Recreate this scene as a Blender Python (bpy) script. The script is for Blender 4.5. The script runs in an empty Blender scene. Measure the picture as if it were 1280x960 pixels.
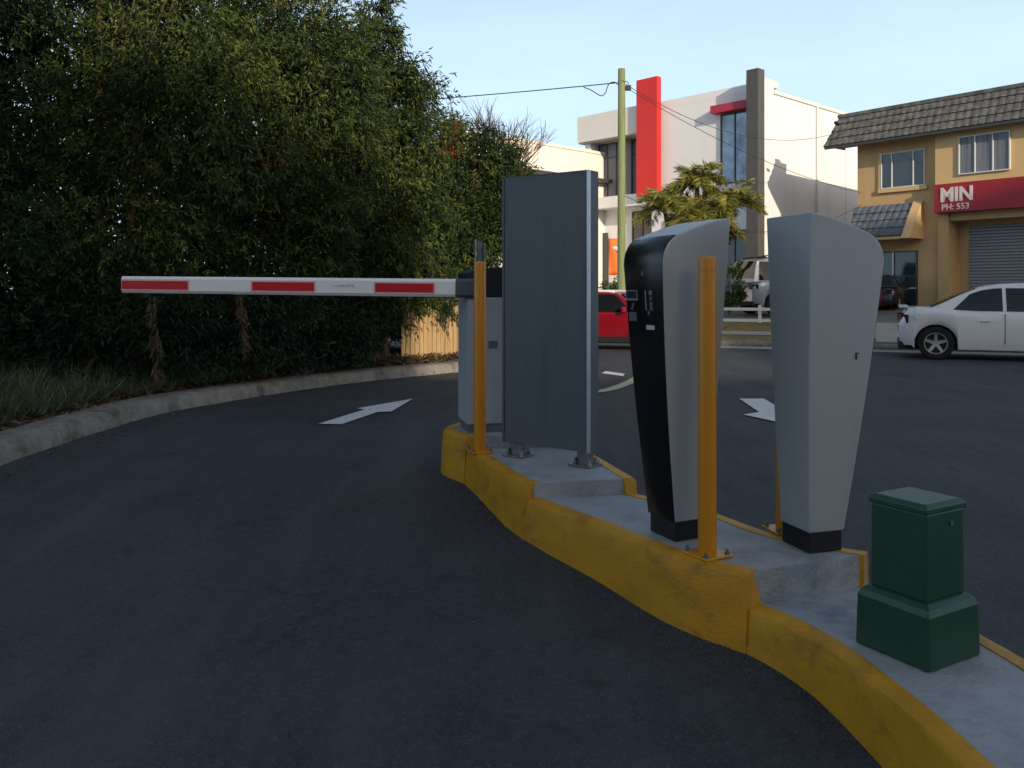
import bpy, bmesh, math, random
import numpy as np
from mathutils import Vector, Matrix

# ------------------------------------------------------------ camera, sky, sun, exposure
SC = bpy.context.scene
COL = SC.collection
EYE = 1.30
F = 1050.0
cam_d = bpy.data.cameras.new("camera")
cam_d.sensor_width = 36.0
cam_d.lens = F / 1280.0 * 36.0
cam_d.shift_y = -118.0 / 1280.0
cam_d.clip_start = 0.05
cam_d.clip_end = 3000
cam = bpy.data.objects.new("camera", cam_d)
cam.location = (0, 0, EYE)
cam.rotation_euler = (math.radians(90), 0, 0)
COL.objects.link(cam)
SC.camera = cam

SUN_EL = math.radians(17.0)
SUN_AZ = Vector((0.36, -0.933))          # horizontal direction TOWARDS the sun (behind the camera, to the right)
w = bpy.data.worlds.new("World")
SC.world = w
w.use_nodes = True
nt = w.node_tree
bg = nt.nodes["Background"]
sky = nt.nodes.new("ShaderNodeTexSky")
sky.sky_type = 'NISHITA'
sky.sun_disc = False
sky.sun_elevation = SUN_EL
sky.sun_rotation = math.atan2(SUN_AZ.x, SUN_AZ.y)
sky.air_density = 1.0
sky.dust_density = 2.6
sky.ozone_density = 1.2
# thin high cloud veil, mixed into the sky
tc = nt.nodes.new("ShaderNodeTexCoord")
mp = nt.nodes.new("ShaderNodeMapping")
mp.inputs['Scale'].default_value = (1.6, 1.6, 6.0)
nz = nt.nodes.new("ShaderNodeTexNoise")
nz.inputs['Scale'].default_value = 2.2
nz.inputs['Detail'].default_value = 7
nz.inputs['Roughness'].default_value = 0.55
rmp = nt.nodes.new("ShaderNodeMapRange")
rmp.inputs['From Min'].default_value = 0.42
rmp.inputs['From Max'].default_value = 0.75
rmp.inputs['To Min'].default_value = 0.84
rmp.inputs['To Max'].default_value = 0.97
mixw = nt.nodes.new("ShaderNodeMix")
mixw.data_type = 'RGBA'
mixw.blend_type = 'LIGHTEN'
mixw.inputs['B'].default_value = (6.3, 8.45, 10.5, 1)
nt.links.new(tc.outputs['Generated'], mp.inputs['Vector'])
nt.links.new(mp.outputs['Vector'], nz.inputs['Vector'])
nt.links.new(nz.outputs['Fac'], rmp.inputs['Value'])
sepw = nt.nodes.new("ShaderNodeSeparateXYZ")
nt.links.new(tc.outputs['Generated'], sepw.inputs[0])
elv = nt.nodes.new("ShaderNodeMapRange")          # the veil thins out towards the zenith
elv.interpolation_type = 'SMOOTHSTEP'
elv.inputs['From Min'].default_value = 0.18
elv.inputs['From Max'].default_value = 0.62
elv.inputs['To Min'].default_value = 1.0
elv.inputs['To Max'].default_value = 0.12
nt.links.new(sepw.outputs['Z'], elv.inputs['Value'])
mulw = nt.nodes.new("ShaderNodeMath"); mulw.operation = 'MULTIPLY'
nt.links.new(rmp.outputs['Result'], mulw.inputs[0])
nt.links.new(elv.outputs['Result'], mulw.inputs[1])
nt.links.new(mulw.outputs[0], mixw.inputs['Factor'])
nt.links.new(sky.outputs['Color'], mixw.inputs['A'])
nt.links.new(mixw.outputs['Result'], bg.inputs['Color'])
bg.inputs['Strength'].default_value = 0.12

sd = bpy.data.lights.new("sun", 'SUN')
sd.energy = 4.3
sd.angle = math.radians(0.5)
sd.color = (1.0, 0.84, 0.64)
so = bpy.data.objects.new("sun", sd)
sdir = Vector((SUN_AZ.x * math.cos(SUN_EL), SUN_AZ.y * math.cos(SUN_EL), math.sin(SUN_EL)))
so.rotation_euler = sdir.to_track_quat('Z', 'Y').to_euler()
so.location = (10, -30, 30)
COL.objects.link(so)

SC.view_settings.view_transform = 'Standard'
SC.view_settings.look = 'None'
SC.view_settings.exposure = 0.03
SC.view_settings.gamma = 1.0
SC.view_settings.use_curve_mapping = False
SC.cycles.max_bounces = 6
SC.cycles.transparent_max_bounces = 8

RNG = np.random.default_rng(7)
random.seed(7)

# ------------------------------------------------------------ materials
def mat(name, col, rough=0.6, metal=0.0, var=0.12, scale=6.0, bump=0.0, bscale=60.0, spec=0.5,
        stain=None, stain_scale=1.5, stain_lo=0.52, stain_hi=0.7, stretch=(1, 1, 1), coat=0.0, rvar=0.0):
    m = bpy.data.materials.new(name)
    m.use_nodes = True
    t = m.node_tree
    p = t.nodes["Principled BSDF"]
    p.inputs['Roughness'].default_value = rough
    p.inputs['Metallic'].default_value = metal
    p.inputs['Specular IOR Level'].default_value = spec
    if coat:
        p.inputs['Coat Weight'].default_value = coat
        p.inputs['Coat Roughness'].default_value = 0.08
    c = t.nodes.new("ShaderNodeTexCoord")
    mpn = t.nodes.new("ShaderNodeMapping")
    mpn.inputs['Scale'].default_value = stretch
    t.links.new(c.outputs['Object'], mpn.inputs['Vector'])
    n = t.nodes.new("ShaderNodeTexNoise")
    n.inputs['Scale'].default_value = scale
    n.inputs['Detail'].default_value = 6
    n.inputs['Roughness'].default_value = 0.62
    t.links.new(mpn.outputs['Vector'], n.inputs['Vector'])
    r = t.nodes.new("ShaderNodeValToRGB")
    lo = [max(0, x * (1 - var)) for x in col]
    hi = [min(1, x * (1 + var)) for x in col]
    r.color_ramp.elements[0].color = (*lo, 1)
    r.color_ramp.elements[1].color = (*hi, 1)
    r.color_ramp.elements[0].position = 0.3
    r.color_ramp.elements[1].position = 0.7
    t.links.new(n.outputs['Fac'], r.inputs['Fac'])
    out = r.outputs['Color']
    if stain:
        n2 = t.nodes.new("ShaderNodeTexNoise")
        n2.inputs['Scale'].default_value = stain_scale
        n2.inputs['Detail'].default_value = 9
        n2.inputs['Roughness'].default_value = 0.7
        t.links.new(mpn.outputs['Vector'], n2.inputs['Vector'])
        mr = t.nodes.new("ShaderNodeMapRange")
        mr.inputs['From Min'].default_value = stain_lo
        mr.inputs['From Max'].default_value = stain_hi
        t.links.new(n2.outputs['Fac'], mr.inputs['Value'])
        mx = t.nodes.new("ShaderNodeMix")
        mx.data_type = 'RGBA'
        mx.inputs['B'].default_value = (*stain, 1)
        t.links.new(mr.outputs['Result'], mx.inputs['Factor'])
        t.links.new(out, mx.inputs['A'])
        out = mx.outputs['Result']
    t.links.new(out, p.inputs['Base Color'])
    if rvar:
        mr2 = t.nodes.new("ShaderNodeMapRange")
        mr2.inputs['To Min'].default_value = max(0.02, rough - rvar)
        mr2.inputs['To Max'].default_value = min(1, rough + rvar)
        t.links.new(n.outputs['Fac'], mr2.inputs['Value'])
        t.links.new(mr2.outputs['Result'], p.inputs['Roughness'])
    if bump:
        n3 = t.nodes.new("ShaderNodeTexNoise")
        n3.inputs['Scale'].default_value = bscale
        n3.inputs['Detail'].default_value = 3
        t.links.new(mpn.outputs['Vector'], n3.inputs['Vector'])
        b = t.nodes.new("ShaderNodeBump")
        b.inputs['Strength'].default_value = bump
        b.inputs['Distance'].default_value = 0.02
        t.links.new(n3.outputs['Fac'], b.inputs['Height'])
        t.links.new(b.outputs['Normal'], p.inputs['Normal'])
    return m

def asphalt_mat():
    m = mat("asphalt", (0.038, 0.044, 0.055), 0.8, 0, 0.34, 0.9, 0.7, 150.0, 0.4,
            stain=(0.060, 0.066, 0.075), stain_scale=0.55, stain_lo=0.5, stain_hi=0.72)
    t = m.node_tree
    p = t.nodes["Principled BSDF"]
    src = p.inputs['Base Color'].links[0].from_socket
    c = t.nodes.new("ShaderNodeTexCoord")
    v = t.nodes.new("ShaderNodeTexNoise")          # pale aggregate speckle
    v.inputs['Scale'].default_value = 120
    v.inputs['Detail'].default_value = 2
    t.links.new(c.outputs['Object'], v.inputs['Vector'])
    mr = t.nodes.new("ShaderNodeMapRange")
    mr.inputs['From Min'].default_value = 0.55
    mr.inputs['From Max'].default_value = 0.70
    mr.inputs['To Max'].default_value = 0.85
    t.links.new(v.outputs['Fac'], mr.inputs['Value'])
    mx = t.nodes.new("ShaderNodeMix"); mx.data_type = 'RGBA'
    mx.inputs['B'].default_value = (0.13, 0.125, 0.12, 1)
    t.links.new(mr.outputs['Result'], mx.inputs['Factor'])
    t.links.new(src, mx.inputs['A'])
    # fine cracks: distance to edge of large warped voronoi cells
    nn = t.nodes.new("ShaderNodeTexNoise"); nn.inputs['Scale'].default_value = 1.6; nn.inputs['Detail'].default_value = 8
    t.links.new(c.outputs['Object'], nn.inputs['Vector'])
    vm = t.nodes.new("ShaderNodeVectorMath"); vm.operation = 'MULTIPLY_ADD'
    vm.inputs[1].default_value = (0.45, 0.45, 0.0)
    t.links.new(nn.outputs['Color'], vm.inputs[0])
    t.links.new(c.outputs['Object'], vm.inputs[2])
    vo = t.nodes.new("ShaderNodeTexVoronoi"); vo.feature = 'DISTANCE_TO_EDGE'; vo.inputs['Scale'].default_value = 0.42
    t.links.new(vm.outputs['Vector'], vo.inputs['Vector'])
    mr3 = t.nodes.new("ShaderNodeMapRange")
    mr3.inputs['From Min'].default_value = 0.0; mr3.inputs['From Max'].default_value = 0.0035
    mr3.inputs['To Min'].default_value = 0.38; mr3.inputs['To Max'].default_value = 0.0
    t.links.new(vo.outputs['Distance'], mr3.inputs['Value'])
    mx2 = t.nodes.new("ShaderNodeMix"); mx2.data_type = 'RGBA'
    mx2.inputs['B'].default_value = (0.014, 0.014, 0.015, 1)
    t.links.new(mr3.outputs['Result'], mx2.inputs['Factor'])
    t.links.new(mx.outputs['Result'], mx2.inputs['A'])
    # mid-scale mottling of the worn surface and faint lengthwise wear
    last = mx2.outputs['Result']
    for sc_, st_, lo_, hi_, col_, amt in ((26.0, (1, 1, 1), 0.50, 0.72, (0.095, 0.098, 0.105), 0.6), (60.0, (1, 1, 1), 0.55, 0.70, (0.018, 0.019, 0.022), 0.7), (1.3, (2.2, 0.22, 1), 0.48, 0.70, (0.085, 0.090, 0.100), 0.55)):
        mpx = t.nodes.new("ShaderNodeMapping"); mpx.inputs['Scale'].default_value = st_
        t.links.new(c.outputs['Object'], mpx.inputs['Vector'])
        nx_ = t.nodes.new("ShaderNodeTexNoise"); nx_.inputs['Scale'].default_value = sc_; nx_.inputs['Detail'].default_value = 6; nx_.inputs['Roughness'].default_value = 0.7
        t.links.new(mpx.outputs['Vector'], nx_.inputs['Vector'])
        mrx = t.nodes.new("ShaderNodeMapRange"); mrx.inputs['From Min'].default_value = lo_; mrx.inputs['From Max'].default_value = hi_; mrx.inputs['To Max'].default_value = amt
        t.links.new(nx_.outputs['Fac'], mrx.inputs['Value'])
        mxx = t.nodes.new("ShaderNodeMix"); mxx.data_type = 'RGBA'; mxx.inputs['B'].default_value = (*col_, 1)
        t.links.new(mrx.outputs['Result'], mxx.inputs['Factor']); t.links.new(last, mxx.inputs['A'])
        last = mxx.outputs['Result']
    # oil drips and tar spots
    no = t.nodes.new("ShaderNodeTexNoise"); no.inputs['Scale'].default_value = 3.4; no.inputs['Detail'].default_value = 5; no.inputs['Roughness'].default_value = 0.7
    t.links.new(c.outputs['Object'], no.inputs['Vector'])
    mo = t.nodes.new("ShaderNodeMapRange")
    mo.inputs['From Min'].default_value = 0.60; mo.inputs['From Max'].default_value = 0.70; mo.inputs['To Max'].default_value = 0.55
    t.links.new(no.outputs['Fac'], mo.inputs['Value'])
    mx3 = t.nodes.new("ShaderNodeMix"); mx3.data_type = 'RGBA'
    mx3.inputs['B'].default_value = (0.020, 0.021, 0.024, 1)
    t.links.new(mo.outputs['Result'], mx3.inputs['Factor'])
    t.links.new(last, mx3.inputs['A'])
    t.links.new(mx3.outputs['Result'], p.inputs['Base Color'])
    return m

def leaf_mat(name, stops, trans=0.25, rough=0.5, spec=0.35):
    m = bpy.data.materials.new(name)
    m.use_nodes = True
    t = m.node_tree
    p = t.nodes["Principled BSDF"]
    p.inputs['Roughness'].default_value = rough
    p.inputs['Specular IOR Level'].default_value = spec
    a = t.nodes.new("ShaderNodeAttribute")
    a.attribute_name = "tint"
    r = t.nodes.new("ShaderNodeValToRGB")
    e = r.color_ramp.elements
    e[0].position = stops[0][0]; e[0].color = (*stops[0][1], 1)
    e[1].position = stops[-1][0]; e[1].color = (*stops[-1][1], 1)
    for pos, c in stops[1:-1]:
        k = e.new(pos); k.color = (*c, 1)
    t.links.new(a.outputs['Fac'], r.inputs['Fac'])
    t.links.new(r.outputs['Color'], p.inputs['Base Color'])
    tr = t.nodes.new("ShaderNodeBsdfTranslucent")
    t.links.new(r.outputs['Color'], tr.inputs['Color'])
    mx = t.nodes.new("ShaderNodeMixShader")
    mx.inputs['Fac'].default_value = trans
    t.links.new(p.outputs[0], mx.inputs[1])
    t.links.new(tr.outputs[0], mx.inputs[2])
    t.links.new(mx.outputs[0], t.nodes["Material Output"].inputs['Surface'])
    return m

M = {}
M['asphalt'] = asphalt_mat()
M['soil'] = mat("soil", (0.055, 0.040, 0.028), 0.95, 0, 0.4, 7, 0.8, 40, 0.1, stain=(0.10, 0.075, 0.05), stain_scale=5)
M['land'] = mat("land", (0.09, 0.085, 0.05), 0.95, 0, 0.3, 0.3)
M['kerb_conc'] = mat("kerb concrete", (0.235, 0.212, 0.18), 0.9, 0, 0.28, 9, 0.6, 90, 0.2, stain=(0.085, 0.075, 0.062), stain_scale=3.0, stain_lo=0.5, stain_hi=0.68)
M['isl_conc'] = mat("island concrete", (0.33, 0.335, 0.35), 0.75, 0, 0.16, 3.2, 0.35, 60, 0.35, stain=(0.20, 0.20, 0.205), stain_scale=4.5, stain_lo=0.52, stain_hi=0.72)
M['yellow_kerb'] = mat("yellow kerb paint", (0.52, 0.245, 0.008), 0.55, 0, 0.14, 5, 0.2, 70, 0.4, stain=(0.16, 0.095, 0.022), stain_scale=3.6, stain_lo=0.53, stain_hi=0.74, stretch=(1, 1, 1.8))
M['bollard'] = mat("bollard enamel", (0.54, 0.218, 0.006), 0.36, 0, 0.06, 5, 0.05, 30, 0.5, stain=(0.33, 0.17, 0.02), stain_scale=9, stain_lo=0.64, stain_hi=0.78, stretch=(1, 1, 0.4))
M['silver'] = mat("silver paint", (0.40, 0.415, 0.43), 0.42, 0.25, 0.05, 2.2, 0.02, 300, 0.5, stain=(0.33, 0.335, 0.34), stain_scale=2.5, stain_lo=0.5, stain_hi=0.75, stretch=(1, 1, 0.25))
M['black_gloss'] = mat("black gloss panel", (0.006, 0.006, 0.008), 0.22, 0, 0.2, 3, 0, 60, 0.5)
M['black_matt'] = mat("black matt", (0.012, 0.012, 0.013), 0.6, 0, 0.3, 6, 0.1, 60, 0.35)
M['rubber'] = mat("tyre rubber", (0.015, 0.015, 0.016), 0.85, 0, 0.3, 12, 0.1, 60, 0.3)
M['sign_grey'] = mat("sign sheet steel", (0.092, 0.102, 0.118), 0.5, 0.2, 0.05, 2, 0.02, 200, 0.5, stain=(0.075, 0.084, 0.099), stain_scale=1.8, stretch=(3, 3, 0.3))
M['alu'] = mat("aluminium", (0.55, 0.55, 0.57), 0.35, 0.75, 0.08, 9, 0.05, 80, 0.5)
M['steel_dark'] = mat("galvanised steel", (0.17, 0.17, 0.175), 0.5, 0.5, 0.25, 14, 0.1, 80, 0.5)
M['barrier_grey'] = mat("barrier cabinet paint", (0.40, 0.41, 0.43), 0.5, 0.1, 0.06, 2.0, 0.05, 200, 0.4, stain=(0.30, 0.30, 0.31), stain_scale=3, stretch=(1, 1, 0.4))
M['boom_white'] = mat("boom white", (0.80, 0.80, 0.80), 0.4, 0, 0.04, 4, 0, 60, 0.5, stain=(0.6, 0.6, 0.6), stain_scale=5, stain_lo=0.6, stain_hi=0.8)
M['boom_red'] = mat("red reflective tape", (0.55, 0.008, 0.014), 0.4, 0, 0.08, 30, 0, 60, 0.5)
M['pink'] = mat("tape border", (0.75, 0.45, 0.45), 0.5, 0, 0.05)
M['ink'] = mat("dark ink", (0.03, 0.035, 0.05), 0.6, 0, 0.1)
M['road_white'] = mat("road paint", (0.66, 0.66, 0.66), 0.7, 0, 0.08, 18, 0.3, 120, 0.3, stain=(0.16, 0.16, 0.165), stain_scale=16, stain_lo=0.58, stain_hi=0.76)
M['road_cream'] = mat("road paint cream", (0.50, 0.47, 0.30), 0.7, 0, 0.1, 18, 0.3, 120, 0.3, stain=(0.14, 0.13, 0.11), stain_scale=9, stain_lo=0.55, stain_hi=0.72)
M['green_box'] = mat("green cabinet", (0.009, 0.056, 0.030), 0.42, 0, 0.15, 4, 0.08, 120, 0.5, stain=(0.018, 0.062, 0.038), stain_scale=3)
M['white_wall'] = mat("white render", (0.72, 0.725, 0.74), 0.85, 0, 0.03, 0.8, 0.05, 40, 0.2, stain=(0.66, 0.655, 0.65), stain_scale=0.7, stretch=(1, 1, 0.3))
M['cream_wall'] = mat("cream render", (0.78, 0.74, 0.68), 0.85, 0, 0.03, 0.8, 0.05, 40, 0.2)
M['fascia'] = mat("fascia panel", (0.66, 0.63, 0.59), 0.7, 0, 0.04, 0.5, 0, 40, 0.3)
M['soffit'] = mat("soffit", (0.30, 0.29, 0.28), 0.8, 0, 0.06)
M['red_slab'] = mat("red cladding", (0.58, 0.016, 0.010), 0.45, 0, 0.06, 0.8, 0, 40, 0.5)
M['magenta'] = mat("crimson trim", (0.38, 0.02, 0.05), 0.5, 0, 0.06)
M['pylon'] = mat("charcoal cladding", (0.075, 0.073, 0.072), 0.6, 0, 0.12, 2.5, 0.05, 30, 0.4)
M['glass'] = mat("window glass", (0.02, 0.028, 0.036), 0.06, 0, 0.5, 0.8, 0, 10, 0.8)
M['glass_blue'] = mat("tinted glass", (0.16, 0.20, 0.24), 0.06, 0.6, 0.6, 1.5, 0.06, 2.2, 0.9)
M['blind'] = mat("vertical blinds", (0.16, 0.17, 0.20), 0.6, 0, 0.55, 7, 0, 10, 0.5, stretch=(4, 4, 0.05))
M['frame_white'] = mat("white frame", (0.66, 0.65, 0.63), 0.5, 0, 0.05)
M['frame_dark'] = mat("dark frame", (0.05, 0.052, 0.056), 0.5, 0, 0.1)
M['ochre'] = mat("ochre render", (0.54, 0.36, 0.18), 0.9, 0, 0.07, 1.4, 0.2, 30, 0.2, stain=(0.47, 0.30, 0.145), stain_scale=1.1, stain_lo=0.5, stain_hi=0.75, stretch=(1, 1, 0.4))
M['ochre_sunlit'] = mat("sunlit ochre render", (0.64, 0.44, 0.22), 0.9, 0, 0.05, 1.4, 0.15, 30, 0.2)  # paler copy of the ochre, sunlight on bay and cheek put into the colour
M['tile'] = mat("roof tile", (0.11, 0.108, 0.102), 0.8, 0, 0.45, 5, 0.4, 30, 0.3, stain=(0.20, 0.195, 0.185), stain_scale=3)
M['tile_blue'] = mat("slate roof tile", (0.11, 0.13, 0.16), 0.75, 0, 0.35, 5, 0.4, 30, 0.3)
M['sign_red'] = mat("dark red sign", (0.32, 0.011, 0.02), 0.5, 0, 0.08)
M['letter'] = mat("sign lettering", (0.66, 0.58, 0.55), 0.6, 0, 0.05)
M['roller'] = mat("roller shutter", (0.25, 0.25, 0.26), 0.6, 0.1, 0.08)
M['pole'] = mat("treated timber pole", (0.20, 0.235, 0.115), 0.85, 0, 0.22, 5, 0.3, 40, 0.2, stretch=(4, 4, 0.3))
M['wire'] = mat("cable", (0.03, 0.03, 0.032), 0.6, 0, 0.1)
M['paling'] = mat("timber paling", (0.42, 0.285, 0.135), 0.85, 0, 0.22, 6, 0.3, 40, 0.2, stretch=(5, 5, 0.4), stain=(0.26, 0.16, 0.075), stain_scale=2)
M['bark'] = mat("bark", (0.085, 0.06, 0.042), 0.95, 0, 0.45, 9, 0.9, 25, 0.1, stretch=(2, 2, 0.4), stain=(0.20, 0.15, 0.10), stain_scale=5)
M['grass_dry'] = mat("dry verge grass", (0.235, 0.165, 0.065), 0.95, 0, 0.35, 3, 0.7, 30, 0.1, stain=(0.15, 0.12, 0.045), stain_scale=0.8)
M['path'] = mat("footpath", (0.36, 0.33, 0.27), 0.9, 0, 0.1, 2, 0.2, 30, 0.2)
M['forecourt'] = mat("forecourt", (0.17, 0.165, 0.16), 0.85, 0, 0.2, 0.8, 0.2, 60, 0.3)
M['car_white'] = mat("white car paint", (0.72, 0.73, 0.74), 0.25, 0, 0.015, 1, 0, 10, 0.5, coat=0.6)
M['car_red'] = mat("red car paint", (0.19, 0.004, 0.012), 0.25, 0, 0.03, 1, 0, 10, 0.5, coat=0.6)
M['car_black'] = mat("black car paint", (0.012, 0.012, 0.014), 0.25, 0, 0.05, 1, 0, 10, 0.5, coat=0.6)
M['car_silver'] = mat("silver car paint", (0.30, 0.34, 0.40), 0.3, 0.3, 0.02, 1, 0, 10, 0.5, coat=0.5)
M['car_glass'] = mat("car glass", (0.008, 0.011, 0.014), 0.03, 0, 0.2, 2, 0, 10, 0.5)
M['rim'] = mat("alloy rim", (0.50, 0.47, 0.44), 0.38, 0.6, 0.08)
M['tail'] = mat("tail lamp", (0.05, 0.008, 0.010), 0.15, 0, 0.1)
M['plate'] = mat("number plate blank", (0.62, 0.62, 0.60), 0.5, 0, 0.05)
M['orange'] = mat("orange banner cloth", (0.72, 0.17, 0.035), 0.8, 0, 0.08, 4)
M['bldg'] = mat("concrete panels", (0.34, 0.33, 0.32), 0.9, 0, 0.1, 0.6)
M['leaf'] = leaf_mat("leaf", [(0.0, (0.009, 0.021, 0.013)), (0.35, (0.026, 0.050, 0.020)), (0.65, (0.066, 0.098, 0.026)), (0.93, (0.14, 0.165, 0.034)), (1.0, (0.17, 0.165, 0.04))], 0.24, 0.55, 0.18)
M['leaf_dark'] = leaf_mat("shaded leaf", [(0.0, (0.010, 0.022, 0.015)), (1.0, (0.027, 0.045, 0.020))], 0.15, 0.6, 0.15)  # dark copy of the leaf colours, the hedge's shade put into the tone
M['palm'] = leaf_mat("palm leaf", [(0.0, (0.07, 0.095, 0.020)), (0.5, (0.17, 0.19, 0.04)), (1.0, (0.36, 0.29, 0.07))], 0.25, 0.45)
M['grass'] = leaf_mat("grass blade", [(0.0, (0.035, 0.055, 0.026)), (0.6, (0.10, 0.12, 0.06)), (1.0, (0.26, 0.22, 0.13))], 0.2, 0.6)
M['litter'] = leaf_mat("dead leaf", [(0.0, (0.045, 0.032, 0.020)), (0.6, (0.10, 0.068, 0.038)), (1.0, (0.22, 0.155, 0.085))], 0.15, 0.8)
M['shrub'] = leaf_mat("shrub leaf", [(0.0, (0.03, 0.06, 0.012)), (1.0, (0.12, 0.17, 0.04))], 0.3, 0.45)
M['pebble'] = mat("grit", (0.055, 0.05, 0.045), 0.95, 0, 0.5, 30)
def two_tone(name, base, col2, scale): pass

# ------------------------------------------------------------ mesh builder and tagging
class MB:
    def __init__(s):
        s.bm = bmesh.new()
    def box(s, c, size, rot=None):
        r = bmesh.ops.create_cube(s.bm, size=1.0)
        mtx = Matrix.Translation(Vector(c)) @ (rot.to_4x4() if rot else Matrix()) @ Matrix.Diagonal((*size, 1))
        bmesh.ops.transform(s.bm, matrix=mtx, verts=r['verts'])
        return r['verts']
    def span(s, x0, x1, y0, y1, z0, z1):
        return s.box(((x0 + x1) / 2, (y0 + y1) / 2, (z0 + z1) / 2), (abs(x1 - x0), abs(y1 - y0), abs(z1 - z0)))
    def poly(s, pts):
        return s.bm.faces.new([s.bm.verts.new(p) for p in pts])
    def prism(s, base, vec):
        a = [s.bm.verts.new(p) for p in base]
        b = [s.bm.verts.new(Vector(p) + Vector(vec)) for p in base]
        n = len(a)
        s.bm.faces.new(a[::-1]); s.bm.faces.new(b)
        for i in range(n):
            s.bm.faces.new((a[i], a[(i + 1) % n], b[(i + 1) % n], b[i]))
    def loft(s, rings, cap=True, closed=True):
        vs = [[s.bm.verts.new(p) for p in r] for r in rings]
        n = len(vs[0])
        for i in range(len(vs) - 1):
            for j in range(n if closed else n - 1):
                k = (j + 1) % n
                s.bm.faces.new((vs[i][j], vs[i][k], vs[i + 1][k], vs[i + 1][j]))
        if cap and closed:
            s.bm.faces.new(vs[0][::-1]); s.bm.faces.new(vs[-1])
    def grid(s, pts):
        s.loft(pts, cap=False, closed=False)
    def tube(s, pts, r, n=8, cap=True):
        pts = [Vector(p) for p in pts]
        if not isinstance(r, (list, tuple)): r = [r] * len(pts)
        rings = []
        up = Vector((0, 0, 1))
        for i, p in enumerate(pts):
            d = (pts[min(i + 1, len(pts) - 1)] - pts[max(i - 1, 0)]).normalized()
            a = d.cross(up)
            if a.length < 0.05: a = d.cross(Vector((1, 0, 0)))
            a.normalize(); b = d.cross(a).normalized()
            rings.append([p + (a * math.cos(2 * math.pi * k / n) + b * math.sin(2 * math.pi * k / n)) * r[i] for k in range(n)])
        s.loft(rings, cap)
    def cyl(s, p, r, h, n=24, axis='Z'):
        q = Vector(p)
        d = {'Z': Vector((0, 0, h)), 'Y': Vector((0, h, 0)), 'X': Vector((h, 0, 0))}[axis]
        s.tube([q, q + d], r, n)
    def build(s, name, m, parent=None, bevel=0.0, smooth=False, seg=2):
        bmesh.ops.recalc_face_normals(s.bm, faces=s.bm.faces)
        me = bpy.data.meshes.new(name)
        s.bm.to_mesh(me); s.bm.free()
        o = bpy.data.objects.new(name, me)
        COL.objects.link(o)
        if m: me.materials.append(m)
        if parent: o.parent = parent
        if smooth:
            me.polygons.foreach_set('use_smooth', [True] * len(me.polygons))
            e = o.modifiers.new('split', 'EDGE_SPLIT'); e.split_angle = math.radians(38)
        if bevel:
            b = o.modifiers.new('bevel', 'BEVEL'); b.width = bevel; b.segments = seg; b.limit_method = 'ANGLE'; b.angle_limit = math.radians(35)
        return o

def thing(name, label, cat, loc=(0, 0, 0), rz=0.0, group=None):
    o = bpy.data.objects.new(name, None)
    o.empty_display_size = 0.2
    o.location = loc; o.rotation_euler = (0, 0, rz)
    COL.objects.link(o)
    o['label'] = label; o['category'] = cat
    if group: o['group'] = group
    return o
def tag(o, label, cat, group=None):
    o['label'] = label; o['category'] = cat
    if group: o['group'] = group
    return o
def struct(o, kind='structure'):
    o['kind'] = kind
    return o
def stuff(o, label, cat):
    o['kind'] = 'stuff'; o['label'] = label; o['category'] = cat
    return o
def copy_tree(o, parent=None):
    c = o.copy(); COL.objects.link(c)
    if parent: c.parent = parent
    for ch in list(o.children):
        copy_tree(ch, c)
    return c
def text_mesh(body, size, depth, name, m, parent, loc, rot, bold=0.0, sx=1.0):
    cu = bpy.data.curves.new(name, 'FONT')
    cu.body = body; cu.size = size; cu.extrude = depth; cu.offset = bold
    t = bpy.data.objects.new(name + "_tmp", cu)
    COL.objects.link(t)
    dg = bpy.context.evaluated_depsgraph_get()
    me = bpy.data.meshes.new_from_object(t.evaluated_get(dg))
    bpy.data.objects.remove(t)
    bpy.data.curves.remove(cu)
    me.materials.clear(); me.materials.append(m)
    o = bpy.data.objects.new(name, me)
    COL.objects.link(o)
    o.parent = parent; o.location = loc; o.rotation_euler = rot; o.scale = (sx, 1, 1)
    return o

def at(x, y, Y):
    return Vector(((x - 640) / F * Y, Y, EYE - (y - 362) / F * Y))

# ------------------------------------------------------------ the ground
GY = np.array([-40, -10, 0, 1.2, 2.5, 3.2, 3.85, 4.4, 5.0, 5.6, 6.5, 8, 10, 12, 16, 400.0])
GZ = np.array([-1.4, -0.75, -0.30, -0.225, -0.14, -0.095, -0.05, 0.005, 0.055, 0.085, 0.10, 0.085, 0.05, 0.02, 0.0, 0.0])
def g(Y):
    k = np.array([-0.5, -0.25, 0, 0.25, 0.5])
    return float(np.mean(np.interp(Y + k, GY, GZ)))

ys = list(np.arange(-40, -2, 2.0)) + list(np.arange(-2, 16, 0.25)) + list(np.arange(16, 70, 3.0))
b = MB()
b.grid([[(x, y, g(y)) for x in np.arange(-60, 61, 4.0)] for y in ys])
struct(b.build("road", M['asphalt'], smooth=True))
b = MB()
b.poly([(-900, -600, -1.6), (900, -600, -1.6), (900, 1500, -1.6), (-900, 1500, -1.6)])
struct(b.build("ground", M['land']))

def smooth_path(pts, n=8):
    pts = [Vector((p[0], p[1], 0)) for p in pts]
    out = []
    for i in range(len(pts) - 1):
        p0 = pts[max(i - 1, 0)]; p1 = pts[i]; p2 = pts[i + 1]; p3 = pts[min(i + 2, len(pts) - 1)]
        for k in range(n):
            t = k / n
            out.append(0.5 * ((2 * p1) + (p2 - p0) * t + (2 * p0 - 5 * p1 + 4 * p2 - p3) * t * t + (3 * p1 - p0 - 3 * p2 + p3) * t ** 3))
    out.append(pts[-1])
    return out

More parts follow.
